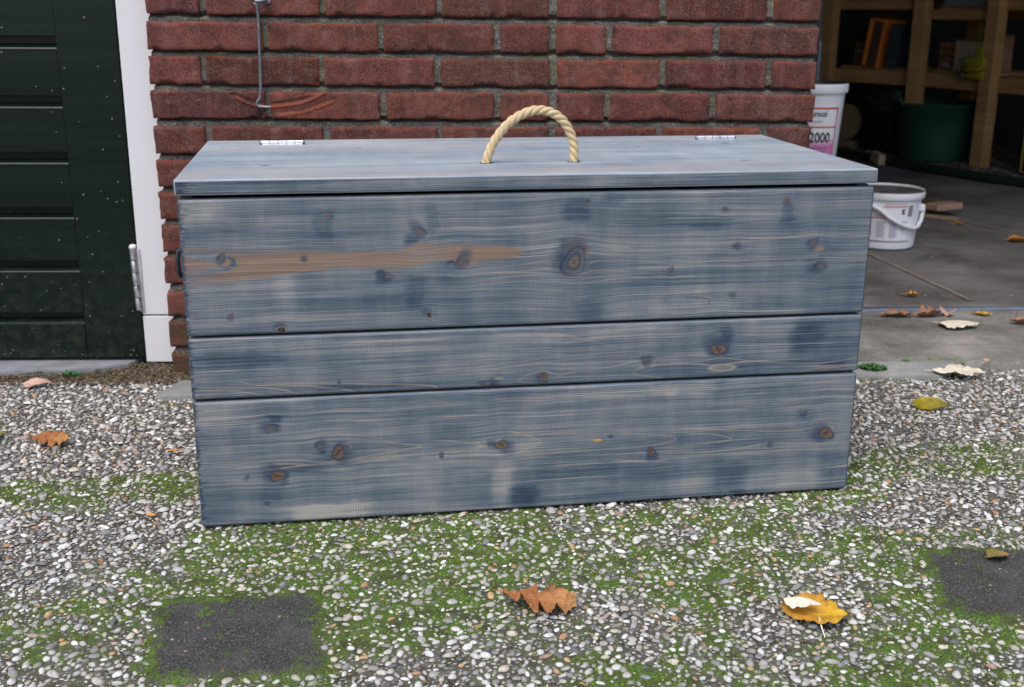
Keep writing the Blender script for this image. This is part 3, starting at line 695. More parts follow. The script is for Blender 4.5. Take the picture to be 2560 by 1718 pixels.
# rope handle: three strands laid round an arched path
def rope():
    cp = [(.4251, .470), (.4251, .4953), (.4286, .5082), (.4356, .5237), (.4478, .5407), (.4618, .5542), (.4792, .5643), (.4959, .5693), (.5091, .569),
          (.5232, .5648), (.5358, .5561), (.5458, .5431), (.5524, .5275), (.5549, .5135), (.5548, .4951), (.5548, .470)]
    P = np.array(cp); n = 400
    d = np.r_[0, np.cumsum(np.hypot(*np.diff(P, axis=0).T))]; L = d[-1]
    def cr(t):
        i = min(max(np.searchsorted(d, t)-1, 0), len(P)-2); u = (t-d[i])/(d[i+1]-d[i])
        p0, p1, p2, p3 = P[max(i-1, 0)], P[i], P[i+1], P[min(i+2, len(P)-1)]
        return .5*((2*p1)+(-p0+p2)*u+(2*p0-5*p1+4*p2-p3)*u*u+(-p0+3*p1-3*p2+p3)*u**3)
    ctr = np.array([cr(t) for t in np.linspace(0, L, n)])
    tan = np.gradient(ctr, axis=0); tan /= np.linalg.norm(tan, axis=1)[:, None]
    V = []; Q = []; SU = []; m = 14; y0 = .1205; off = .0033; R = .0037; pitch = .036
    s = np.linspace(0, L, n)
    for k in range(3):
        ph = 2*np.pi*(s/pitch)+k*2*np.pi/3
        n1 = np.stack([-tan[:, 1], tan[:, 0]], -1)
        c3 = np.stack([ctr[:, 0]+n1[:, 0]*off*np.cos(ph), y0+off*np.sin(ph)+.003*np.sin(s/L*np.pi), ctr[:, 1]+n1[:, 1]*off*np.cos(ph)], -1)
        t3 = np.gradient(c3, axis=0); t3 /= np.linalg.norm(t3, axis=1)[:, None]
        a = np.cross(t3, np.array([0, 1, 0.0])); a /= np.linalg.norm(a, axis=1)[:, None]; bb = np.cross(t3, a)
        base = len(V)*n*m
        th = np.linspace(0, 2*np.pi, m, endpoint=False)
        rr = R*(1+.05*fbm(s[:, None]*300+k*9, th[None]*2+0*s[:, None], 71, 2))
        ring = c3[:, None]+(a[:, None]*np.cos(th)[None, :, None]+bb[:, None]*np.sin(th)[None, :, None])*rr[..., None]
        V.append(ring.reshape(-1, 3)); SU.append(np.stack([np.broadcast_to(th/6.283+s[:, None]*20, (n, m)), np.broadcast_to(s[:, None]*10+k*3, (n, m)), np.zeros((n, m))], -1).reshape(-1, 3))
        idx = np.arange(n*m).reshape(n, m)+base; nx = np.roll(idx, -1, 1)
        Q.append(np.stack([idx[:-1], nx[:-1], nx[1:], idx[1:]], -1).reshape(-1, 4))
    # loose fibres
    fv = []; fq = []; b0 = 3*n*m
    for k in range(90):
        i = random.randint(30, n-31); a = random.uniform(0, 6.28); nn = np.array([-tan[i, 1]*math.cos(a), math.sin(a), tan[i, 0]*math.cos(a)])
        p = np.array([ctr[i, 0], y0+.003*math.sin(s[i]/L*math.pi), ctr[i, 1]])+nn*.0068; tt = np.array([tan[i, 0], 0, tan[i, 1]])*random.choice((-1, 1))
        q_ = p+nn*random.uniform(.0008, .004)+tt*random.uniform(.002, .008); w = np.cross(nn, tt)*.00022
        fv += [p-w, p+w, q_+w*.4, q_-w*.4]; fq.append([b0+4*k, b0+4*k+1, b0+4*k+2, b0+4*k+3])
    V.append(np.array(fv)); Q.append(np.array(fq)); SU.append(np.zeros((len(fv), 3))+.4)
    mesh_np("rope_handle", np.concatenate(V), np.concatenate(Q), ROPE, chest, True, attrs={'su': ('FLOAT_VECTOR', np.concatenate(SU))})
rope()
for hx in (.4251, .5548):
    b = MB(); vs = [(hx+.0095*math.cos(a*math.pi/14), .1205+.0085*math.sin(a*math.pi/14), CHB+CL+.0004) for a in range(28)]
    b.add(vs+[(x, y, z-.0012) for x, y, z in vs], [tuple(range(28))]+[(k, (k+1) % 28, (k+1) % 28+28, k+28) for k in range(28)]); b.build("rope_hole", BLACK, chest)

# steel drop handle on the left end
b = MB(); b.box((-.0012, .23, .352), (.0022, .10, .050), .0006); HM = simple("dark_handle_steel", (.07, .08, .10), .45, .2, 60, metal=.6); sh = b.build("side_handle", HM, chest)
b = MB()
b.tube([(-.003, .185, .374), (-.020, .185, .371), (-.0335, .185, .362), (-.0350, .185, .345), (-.0352, .190, .330), (-.0352, .200, .322), (-.0352, .230, .320), (-.0352, .260, .322), (-.0352, .270, .330), (-.0350, .275, .345), (-.0335, .275, .362), (-.020, .275, .371), (-.003, .275, .374)], .0040, 10)
b.v = [(x*.80, y, z) for x, y, z in b.v]; b.build("bail", HM, sh, True, 50)

# ------------------------------------------------------------------ brick wall
ROWL = {0: .7505, 1: .6858, 2: .6225, 3: .5584, 4: .4915, 5: .427, 6: .365, 7: .300, 8: .235, 9: .167, 10: .104, 11: .038}
ROWR = {0: .7440, 1: .6800, 2: .6166, 3: .5548, 4: .4925, 5: .429, 6: .366, 7: .301, 8: .236, 9: .168, 10: .104, 11: .038}
BRL = {0: [(.1034, .2032), (.216, .4251), (.4371, .6428), (.6549, .8557), (.8708, 1.0658), (1.0798, 1.2684), (1.2849, 1.3714)],
       1: [(.1019, .3165), (.3274, .5335), (.545, .751), (.7652, .8564), (.8716, .9647), (.9776, 1.1687), (1.1834, 1.3722)],
       2: [(.1009, .1974), (.2081, .4194), (.431, .638), (.6515, .8574), (.8736, 1.0692), (1.0831, 1.2744), (1.2878, 1.3738)],
       3: [(.1001, .3147), (.3255, .5335), (.5468, .7512), (.7655, .8574), (.8737, .9639), (.9758, 1.1697), (1.1832, 1.3742)],
       4: [(.0989, .1977), (.2114, .4221), (.4368, .6409), (.6537, .8566), (.8731, 1.0664), (1.0806, 1.2716), (1.2873, 1.3731)]}

ARC1 = [(.262, .546), (.280, .536), (.298, .5305), (.320, .528), (.341, .529), (.384, .5355), (.413, .546), (.432, .557)]
ARC2 = [(.341, .512), (.384, .517), (.413, .526), (.442, .537)]
def bricks_mesh(rows, parent, ybase=0.0, depth=.10, seed=0, both=False):
    """rows: list of (x0,x1,ztopL,ztopR,h,detail) -> one mesh of individually uneven bricks"""
    V = []; Q = []; C = []; E = []; T = []; n0 = 0
    for bi, (x0, x1, zt0, zt1, h, st) in enumerate(rows):
        sd_ = seed+bi*3
        L = x1-x0; nx = max(6, int(L/st)); nz = max(5, int(h/st))
        e = .0024
        def ax(Ln, n): return np.concatenate([[0, e*.35], np.linspace(e, Ln-e, n), [Ln-e*.35, Ln]])
        A = ax(L, nx); B = ax(h, nz); ga, gb = np.meshgrid(A, B, indexing='ij')
        da = np.minimum(ga, L-ga); db = np.minimum(gb, h-gb); dm = np.minimum(da, db)
        # uneven outline
        wob = .0022; fx = x0+ga; 
        ex = (fbm(fx*3+gb*45, fx*0+bi, sd_, 3)-.5)*2*wob; ez = (fbm(fx*38, gb*5+bi, sd_+1, 3)-.5)*2*wob
        wa = np.clip(1-da/.02, 0, 1); wb = np.clip(1-db/.02, 0, 1)
        X = x0+ga+ex*wa*np.sign(ga-L/2); 
        top = zt0+(zt1-zt0)*(fx-.1)/1.27
        Z = top-h+gb+ez*wb
        dm2 = dm
        rnd = smooth(0, e, dm2)
        Y = ybase-(-.0026*(1-rnd)**2)-.0026*(fbm(fx*28, Z*28, sd_+5, 3)-.5)-.0014*(fbm(fx*120, Z*120, sd_+6, 2)-.5)
        Y = Y+(hash2(np.array([bi]), np.array([seed]), 3)[0]-.5)*.003
        chip = smooth(.62, .70, fbm(fx*30+bi, Z*30, sd_+9, 3))*smooth(.007, .0, dm)*.006
        Y = Y+chip
        arc = np.zeros(L and fx.shape)
        if .40 < top.mean() < .60 and st < .003:
            for pl, s_ in ((ARC1, 1), (ARC2, .6)):
                dd, _ = pdist(spline(pl, 4), fx, Z, False)
                sg = Z-np.interp(fx, [p[0] for p in pl], [p[1] for p in pl])
                Y = Y-.0022*s_*smooth(.0035, .0, dd)+.0024*s_*smooth(.006, .0, np.abs(sg-.0065))*smooth(.02, .008, dd)
                arc = np.maximum(arc, smooth(.0045, .0012, dd)*s_)
        na, nb = ga.shape; idx = np.arange(na*nb).reshape(na, nb)+n0
        q = np.stack([idx[:-1, :-1], idx[1:, :-1], idx[1:, 1:], idx[:-1, 1:]], -1).reshape(-1, 4)
        F = np.stack([X, Y, Z], -1).reshape(-1, 3)
        ring = np.concatenate([idx[:, 0], idx[-1, 1:], idx[::-1, -1][1:], idx[0, ::-1][1:-1]])
        rb = F[ring-n0].copy(); rb[:, 1] = ybase+depth
        ri = np.arange(len(ring))+n0+na*nb
        q2 = np.stack([np.roll(ring, -1), ring, ri, np.roll(ri, -1)], -1)
        V.append(F); V.append(rb); Q.append(q); Q.append(q2)
        h1, h2, h3 = (hash2(np.array([bi+7]), np.array([seed+k]), 11)[0] for k in range(3))
        cc = np.array((.62+.68*h1, .56+.66*h1+.22*h2, .58+.62*h1+.30*h3))
        C.append(np.tile(np.r_[cc, 1], (len(F)+len(rb), 1)))
        ed = np.maximum(np.clip(1-dm/.005, 0, 1), arc*2.2); E.append(ed.ravel()); E.append(np.zeros(len(rb)))
        tp = np.clip(1-(h-gb)/.006, 0, 1); T.append(tp.ravel()); T.append(np.zeros(len(rb)))
        n0 += len(F)+len(rb)
    return mesh_np("bricks", np.concatenate(V), np.concatenate(Q), BRICK, parent, True,
                   attrs={'bc': ('FLOAT_COLOR', np.concatenate(C)), 'edge': ('FLOAT', np.concatenate(E)), 'top': ('FLOAT', np.concatenate(T))})

def mortar_mesh(x0, x1, z0, z1, parent, y=.0085, st=.004, back=.20, under=False):
    nx = int((x1-x0)/st); nz = int((z1-z0)/st)
    gx, gz = np.meshgrid(np.linspace(x0, x1, nx), np.linspace(z0, z1, nz), indexing='ij')
    Y = y+.0045*(fbm(gx*45, gz*60, 5, 3)-.5)+.0022*(fbm(gx*230, gz*230, 6, 2)-.5)
    if under:
        for r in ROWL:
            uz = ROWL[r]+(ROWR[r]-ROWL[r])*(gx-.1)/1.27-.0515; d_ = uz-gz+(fbm(gx*60, gz*0+r, 7, 3)-.5)*.004
            Y = Y+.012*smooth(.0058, .0015, np.abs(d_-.0005))
    idx = np.arange(nx*nz).reshape(nx, nz)
    q = np.stack([idx[:-1, :-1], idx[1:, :-1], idx[1:, 1:], idx[:-1, 1:]], -1).reshape(-1, 4)
    F = np.stack([gx, Y, gz], -1).reshape(-1, 3)
    ring = np.concatenate([idx[:, 0], idx[-1, 1:], idx[::-1, -1][1:], idx[0, ::-1][1:-1]])
    rb = F[ring].copy(); rb[:, 1] = back; ri = np.arange(len(ring))+nx*nz
    q2 = np.stack([np.roll(ring, -1), ring, ri, np.roll(ri, -1)], -1)
    return mesh_np("mortar", np.concatenate([F, rb]), np.concatenate([q, q2]), MORTAR, parent, True)

wall = empty("brick_wall", (0, 0, 0), 0, "red brick wall pier with grey mortar joints behind the wooden chest", "wall")
rows = []
for r, tl in ROWL.items():
    pat = BRL[r] if r in BRL else BRL[1 if r % 2 else 2]
    if r in (6, 8, 10): pat = BRL[4]
    if r in (7, 9, 11): pat = BRL[3]
    for k, (a, bb) in enumerate(pat):
        j = 0 if r in BRL else random.uniform(-.003, .003)
        h = .0515 if r != 11 else .055
        left_col = r >= 5
        a2 = a if k else a
        rows.append((a2+(j if k else random.uniform(-.0015, .0015)), bb+(j if k < len(pat)-1 else 0), tl, ROWR[r], h+random.uniform(-.0008, .0008), .0018 if (r == 3 and k < 2) else .0045 if r <= 4 or k == 0 else .012))
for i in range(1, 28):
    zt = ROWL[0]+i*.0637
    pat = BRL[1] if i % 2 else BRL[2]
    for a, bb in pat: rows.append((a, bb, zt, zt-.006, .0515, .014))
bricks_mesh(rows, wall)
mortar_mesh(.106, 1.369, -.01, .80, wall, st=.0024, under=True)
mortar_mesh(.106, 1.369, .8005, 2.50, wall, st=.02)
# far side of the door
wall2 = empty("brick_wall", (-1.13, 0, 0), 0, "red brick wall on the far side of the green door", "wall")
rows = []
for i in range(39):
    zt = .038+i*.0641
    xs = [(-1.0, -.80), (-.79, -.58), (-.57, -.36), (-.35, -.14), (-.13, 0)] if i % 2 else [(-1.0, -.90), (-.89, -.68), (-.67, -.46), (-.45, -.24), (-.23, 0)]
    for a, bb in xs: rows.append((a, bb, zt, zt, .0515, .014))
bricks_mesh(rows, wall2, seed=400)
mortar_mesh(-.995, -.006, -.01, 2.50, wall2, st=.02)

# ------------------------------------------------------------------ door frame, door
frame = empty("door_frame", (.03, .06, 0), 0, "white painted wooden door frame post between green door and brick wall", "door frame")
b = MB(); b.box((.047, .045, 1.27), (.090, .09, 2.333), .002); b.build("post", WHITE, frame)
b = MB(); b.box((.047, .0448, .0515), (.0904, .0904, .0985), .0015); b.build("foot_block", WHITE, frame)
b = MB(); b.box((-1.13+.047-.05, .045, 1.22), (.10, .09, 2.43), .002); b.build("post", WHITE, frame)
b = MB(); b.box((-.53, .045, 2.385), (1.02, .089, .10), .002); b.build("head", WHITE, frame)

door = empty("green_door", (.029, .062, .012), 0, "dark green painted ledged door with horizontal boards, speckled with dried mud", "door")
DZ = .012
# world measures: stile from x -.086 to .029, grooves at listed heights
led = [.6346, .5223, .4134, .3038, .1946, .0858]; pitch = .1095
b = MB()
b.box((-.0585, .020, 1.15), (.1165, .040, 2.30), .0015); b.build("stile", DOOR, door)
b = MB(); b.box((-.9725, .020, 1.15), (.11, .040, 2.30), .0015); b.build("stile", DOOR, door)
b = MB(); b.box((-.5172, .020, .0355), (.7986, .038, .0725), .0012)
b.build("bottom_rail", DOOR, door)
tops = list(led)
z = led[0]
while z < 2.1: z += pitch; tops.insert(0, z)
tops = sorted(tops)
b = MB()
for i, zt in enumerate(tops[1:], 1):
    # board between ledge below and ledge above; sloped catching ledge on top of each board
    zb = tops[i-1]-DZ+.0225; zt_ = zt-DZ
    x0, x1 = -.916, -.118
    y0 = .0035; y1 = .034
    prof = [(y0, zb), (y0, zt_-.0020), (y0+.0012, zt_+.0002), (y0+.0150, zt_+.0075), (y1, zt_+.0080), (y1, zb)]
    n = len(prof); vs = [(x0, y, z) for y, z in prof]+[(x1, y, z) for y, z in prof]
    b.add(vs, [(k, (k+1) % n, (k+1) % n+n, k+n) for k in range(n)]+[tuple(range(n))[::-1], tuple(range(n, 2*n))])
zt_ = tops[0]-DZ
prof = [(.0035, .073), (.0035, zt_-.0020), (.0047, zt_+.0002), (.0185, zt_+.0075), (.034, zt_+.0080), (.034, .073)]
vs = [(-.916, y, z) for y, z in prof]+[(-.118, y, z) for y, z in prof]
b.add(vs, [(k, (k+1) % 6, (k+1) % 6+6, k+6) for k in range(6)]+[tuple(range(6))[::-1], tuple(range(6, 12))])
b.build("board", DOOR, door)
b = MB(); b.box((-.517, .030, 1.15), (.7985, .012, 2.28)); b.build("back_panel", DOOR, door)
b = MB(); b.box((-.517, .0195, 2.27), (.7985, .037, .06)); b.build("top_rail", DOOR, door)
hg = None
b = MB()
for k in range(5):
    z0 = .2435-k*.0262-DZ; xo = -.0045+.0007*k
    b.tube([(xo+.0015*k*.2, -.004, z0), (xo, -.004, z0-.0008), (xo+.001, -.004, z0-.0235), (xo+.001, -.004, z0-.0243)], [.0062, .0072, .0072, .0062], 14)
hg = b.build("hinge", simple("worn_hinge", (.50, .50, .54), .38, .35, 90, metal=.75, bump=.4, dirt=(.30, .25, .22), dirt_amt=.6), door, True, 40)
b = MB(); b.lathe([(0, .2515-DZ), (.004, .2510-DZ), (.0068, .249-DZ), (.0078, .246-DZ), (.0074, .2435-DZ)][::-1], 14, (-.0045, -.004, 0)); b.build("hinge_cap", WHITE, hg, True)
b = MB(); b.box((.004, -.003, .176-DZ), (.010, .003, .132), .001); b.build("hinge_leaf", simple("hinge_leaf_paint", (.45, .44, .50), .5, .3, 90, dirt=(.2, .15, .14)), hg)

# stay hook on the wall
hook = empty("stay_hook", (.313, 0, .52), 0, "thin steel stay hook hanging from an eye screw on the brick wall", "hook")
def loc(p): return (p[0]-.313, p[1], p[2]-.52)
b = MB()
b.tube([loc(p) for p in [(.3135, -.016, .716), (.3143, -.015, .69), (.3135, -.014, .66), (.3130, -.014, .61), (.3118, -.014, .575), (.3110, -.014, .556), (.3088, -.014, .546), (.3042, -.014, .5400),
                         (.3022, -.014, .5368), (.3030, -.014, .5335), (.3065, -.014, .5312), (.316, -.014, .5302), (.329, -.014, .5298)]],
       [.0030, .0028, .0028, .0028, .0029, .0028, .0027, .0027, .0027, .0027, .0027, .0027, .0023], 10)
b.build("rod", DSTEEL, hook, True, 50)
b = MB(); b.tube([loc((.3135+.0085*math.cos(a), -.016+.002*math.sin(a*2), .7245+.0085*math.sin(a))) for a in np.linspace(-1.4, 4.9, 22)], .0026, 8); b.build("ring", DSTEEL, hook, True, 50)
b = MB(); b.tube([loc(p) for p in [(.330, .004, .724), (.330, -.008, .724), (.328, -.016, .7235), (.320, -.021, .7225), (.312, -.020, .7215)]], .0030, 8)
b.tube([loc((.3305, -.004, .724)), loc((.3305, -.007, .724))], .0062, 12); b.build("eye_screw", DSTEEL, hook, True, 50)
b = MB(); b.tube([loc((.3045, -.0035, .5195)), loc((.3045, .004, .5195))], .0058, 12); b.build("screw_hole", BLACK, hook)

# ------------------------------------------------------------------ ground, paving
def plane_grid(name, x0, x1, y0, y1, z, mat, kind, st=.5, amp=0.0, th=0.0, label=None):
    nx = max(2, int((x1-x0)/st)+1); ny = max(2, int((y1-y0)/st)+1)
    gx, gy = np.meshgrid(np.linspace(x0, x1, nx), np.linspace(y0, y1, ny), indexing='ij')
    Z = z+amp*(fbm(gx*6, gy*6, 15, 4)-.5)
    idx = np.arange(nx*ny).reshape(nx, ny)
    q = np.stack([idx[:-1, :-1], idx[1:, :-1], idx[1:, 1:], idx[:-1, 1:]], -1).reshape(-1, 4)
    V = np.stack([gx, gy, Z], -1).reshape(-1, 3)
    if th:
        ring = np.concatenate([idx[:, 0], idx[-1, 1:], idx[::-1, -1][1:], idx[0, ::-1][1:-1]])
        rb = V[ring].copy(); rb[:, 2] = z-th; ri = np.arange(len(ring))+nx*ny
        q = np.concatenate([q, np.stack([np.roll(ring, -1), ring, ri, np.roll(ri, -1)], -1)]); V = np.concatenate([V, rb])
    o = mesh_np(name, V, q, mat, None, True)
    o['kind'] = kind
    if label: o['label'] = label
    return o

plane_grid("ground", -40, 40, -40, 40, -.045, SOILM, 'structure', 4)
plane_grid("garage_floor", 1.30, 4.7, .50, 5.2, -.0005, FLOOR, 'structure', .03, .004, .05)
plane_grid("concrete_apron", 1.365, 4.7, .040, .462, .001, APRON, 'structure', .006, .004, .04)
plane_grid("soil", -1.2, .115, -.064, .30, -.0035, SOILM, 'structure', .006, .010, .03)

# dark infill tiles and smooth tiles (measured corners)
DARK = [[(.322, -.938), (.518, -.925), (.540, -1.105), (.352, -1.115)],
        [(1.322, -.822), (1.53, -.835), (1.50, -1.02), (1.300, -1.005)]]
JOINTS = [((-.6, -.585), (.60, -.545)), ((.325, -.80), (.30, -.56)), ((-.6, -.975), (.33, -.945)), ((.515, -.925), (.62, -.74)), ((.54, -1.10), (.47, -1.6)),
          ((.52, -.93), (.535, -.60)), ((1.33, -.82), (1.20, -.62)), ((.96, -.86), (1.33, -.83)), ((.96, -.86), (.90, -1.5)), ((1.30, -1.0), (1.26, -1.6)), ((1.35, -.56), (2.3, -.52)), ((.96, -.86), (.88, -.66))]
MOSS_E = [(.55, -.80, .26, .13, 1.0), (.42, -.80, .16, .09, .8), (.62, -.90, .16, .12, .55), (.34, -.93, .12, .05, .7), (.16, -1.02, .14, .08, .7), (.98, -.90, .12, .06, .75), (1.10, -.83, .16, .05, .5),
          (.80, -.84, .2, .08, .45), (.12, -.60, .16, .035, .6), (.22, -.55, .10, .022, 1.1), (.05, -.64, .14, .03, .45), (-.1, -.30, .12, .05, .2), (1.42, -.52, .16, .06, .75), (1.55, -.44, .14, .04, .6), (1.75, -.40, .12, .05, .5),
          (1.26, -.90, .06, .14, .7), (1.40, -.78, .14, .04, .6), (1.70, .035, .06, .018, 1.3), (1.50, -.075, .12, .014, .9), (.15, -.19, .10, .012, 1.2), (-.06, -.06, .06, .02, .6), (.30, -1.25, .35, .09, .5), (.9, -1.15, .5, .12, .30), (1.25, -1.3, .4, .2, .35),
          (1.0, -.72, .3, .06, .5), (.75, -.99, .1, .06, .35), (1.15, -1.05, .14, .1, .35), (1.25, -.64, .12, .06, .5)]
def seg_d(x, y, a, b_):
    dx, dy = b_[0]-a[0], b_[1]-a[1]; t = np.clip(((x-a[0])*dx+(y-a[1])*dy)/(dx*dx+dy*dy), 0, 1); return np.hypot(x-a[0]-t*dx, y-a[1]-t*dy)
def dark_mask(x, y):
    m = np.zeros(np.shape(x))
    for p in DARK:
        d, _ = pdist(p, x, y); s = np.where(inside(p, x, y), d, -d)+(fbm(x*34, y*34, 33, 4)-.5)*.030
        m = np.maximum(m, smooth(-.010, .010, s))
    return m
def moss_mask(x, y):
    n = fbm(x*7+3, y*7, 23, 4); n2 = fbm(x*45, y*45, 27, 3)
    m = .20+.80*smooth(.42, .68, n)*smooth(-.35, -.60, y)
    for cx, cy, a, b_, s in MOSS_E:
        m = m+s*np.exp(-(((x-cx)/a)**2+((y-cy)/b_)**2))
    for a, b_ in JOINTS:
        d = seg_d(x, y, a, b_)+(n2-.5)*.012; m = m+.5*smooth(.022, .003, d)
    dk = dark_mask(x, y); rim = np.zeros(np.shape(x))
    for p in DARK:
        d, _ = pdist(p, x, y); rim = np.maximum(rim, smooth(.020, .002, d+(n2-.5)*.014))
    m = m*(1-.62*dk)+.45*rim+dk*.55*smooth(.52, .66, fbm(x*90, y*90, 37, 4))*smooth(.35, .6, fbm(x*14, y*14, 38, 3))
    # bare patches
    for cx, cy, a, b_, s in ((.0, -.30, .45, .18, 1.0), (.10, -.74, .24, .07, .9), (1.55, -.25, .3, .12, .8), (1.25, -.72, .12, .035, .7), (1.05, -1.0, .1, .05, .3)):
        m = m-s*np.exp(-(((x-cx)/a)**2+((y-cy)/b_)**2))
    return np.clip(m*.85, 0, 1.05)*(.25+1.5*n2)

PX0, PX1, PY0, PY1 = -1.0, 2.7, -2.1, -.018
def paving():
    st = .0045
    xs = np.concatenate([np.arange(PX0, -.4, .012), np.arange(-.4, 2.0, st), np.arange(2.0, PX1, .012)])
    ys = np.concatenate([np.arange(PY0, -1.25, .010), np.arange(-1.25, PY1, st)])
    gx, gy = np.meshgrid(xs, ys, indexing='ij')
    mo = moss_mask(gx, gy); dk = dark_mask(gx, gy)
    Z = -.0048+.0030*(fbm(gx*90, gy*90, 44, 3)-.5)+.0040*np.clip(mo, 0, 1)*(.3+.9*fbm(gx*120, gy*120, 45, 2))+.0042*dk
    for a, b_ in JOINTS: Z = Z-.002*smooth(.006, .0, seg_d(gx, gy, a, b_))
    idx = np.arange(gx.size).reshape(gx.shape)
    q = np.stack([idx[:-1, :-1], idx[1:, :-1], idx[1:, 1:], idx[:-1, 1:]], -1).reshape(-1, 4)
    o = mesh_np("pebble_paving", np.stack([gx, gy, Z], -1).reshape(-1, 3), q, PAVE, None, True, attrs={'moss': ('FLOAT', mo.ravel()), 'dark': ('FLOAT', dk.ravel())})
    o['kind'] = 'structure'
paving()
def slab(name, pts, z0, z1, mat, bev=.002):
    bm = bmesh.new(); vs = [bm.verts.new((x, y, z1)) for x, y in pts]; f = bm.faces.new(vs)
    r = bmesh.ops.extrude_face_region(bm, geom=[f]); 
    for v in [g for g in r['geom'] if isinstance(g, bmesh.types.BMVert)]: v.co.z = z0
    bmesh.ops.recalc_face_normals(bm, faces=bm.faces)
    bmesh.ops.bevel(bm, geom=[e for e in bm.edges if e.verts[0].co.z > z1-1e-5 and e.verts[1].co.z > z1-1e-5], offset=bev, segments=2, affect='EDGES')
    me = bpy.data.meshes.new(name); bm.to_mesh(me); bm.free(); me.materials.append(mat)
    o = bpy.data.objects.new(name, me); link(o); o['kind'] = 'structure'; return o
slab("edging_tile", [(1.30, -.069), (1.660, -.069), (1.745, .030), (1.30, .030)], -.03, .0045, TILE)
slab("edging_tile", [(.108, -.168), (.40, -.168), (.40, -.070), (.132, -.070)], -.03, .0045, TILE)
slab("door_sill", [(-1.05, -.020), (-.20, -.008), (-.06, .010), (.0, .040), (.02, .10), (-1.05, .10)], -.03, .0045, simple("sill_stone", (.22, .23, .26), .6, .2, 20, .3, dirt=(.13, .11, .09), dirt_amt=.6))

# pebbles -----------------------------------------------------------
def ico(sub):
    bm = bmesh.new(); bmesh.ops.create_icosphere(bm, subdivisions=sub, radius=1); bm.verts.ensure_lookup_table()
    v = np.array([x.co[:] for x in bm.verts]); f = np.array([[w.index for w in y.verts] for y in bm.faces]); bm.free()
    keep = v[:, 2] > -.35                                            # the buried underside is not needed
    fk = keep[f].all(1); f = f[fk]; mp = -np.ones(len(v), int); used = np.unique(f); mp[used] = np.arange(len(used))
    return v[used], mp[f]
CB = [(0.32274+u*math.cos(CH_YAW)-w*math.sin(CH_YAW), -.73882+u*math.sin(CH_YAW)+w*math.cos(CH_YAW)) for u, w in ((.03, .03), (CW-.03, .03), (CW-.03, CD-.03), (.03, CD-.03))]
TILES = [[(1.30, -.069), (1.660, -.069), (1.745, .030), (1.30, .030)], [(.108, -.168), (.40, -.168), (.40, -.070), (.132, -.070)]]
def scatter():
    cell = .0120; grid = {}; out = []
    sizes = [(900, .0062, .0078), (8000, .0047, .0062), (36000, .0035, .0047), (80000, .0025, .0035), (120000, .0016, .0025)]
    for n, a0, a1 in sizes:
        px = rng.uniform(PX0, PX1, n*2); py = rng.uniform(PY0, PY1+.006, n*2); ra = rng.uniform(a0, a1, n*2)
        # far outside the picture keep only a few
        vis = ((px > -.45) & (px < 2.05) & (py > -1.32)) | (rng.random(n*2) < .12)
        mo = moss_mask(px, py); dk = dark_mask(px, py)
        ok = vis & (dk < .35) & ~((px < .11) & (py > -.058+.022*(fbm(px*25, py*25, 95, 2)-.5)-.02*smooth(-.15, -.4, px)*0))
        ok &= rng.random(n*2) > np.clip(mo-.45, 0, .8)*(.30 if a0 < .0034 else .10)
        for t in [CB]+TILES: ok &= ~inside(t, px, py)
        for x, y, r in zip(px[ok], py[ok], ra[ok]):
            ix = int(math.floor(x/cell)); iy = int(math.floor(y/cell)); bad = False
            for jx in (ix-1, ix, ix+1):
                for jy in (iy-1, iy, iy+1):
                    for (X, Y, R) in grid.get((jx, jy), ()):
                        if (X-x)**2+(Y-y)**2 < ((R+r)*.87)**2: bad = True; break
                    if bad: break
                if bad: break
            if bad: continue
            grid.setdefault((ix, iy), []).append((x, y, r)); out.append((x, y, r))
    return np.array(out)
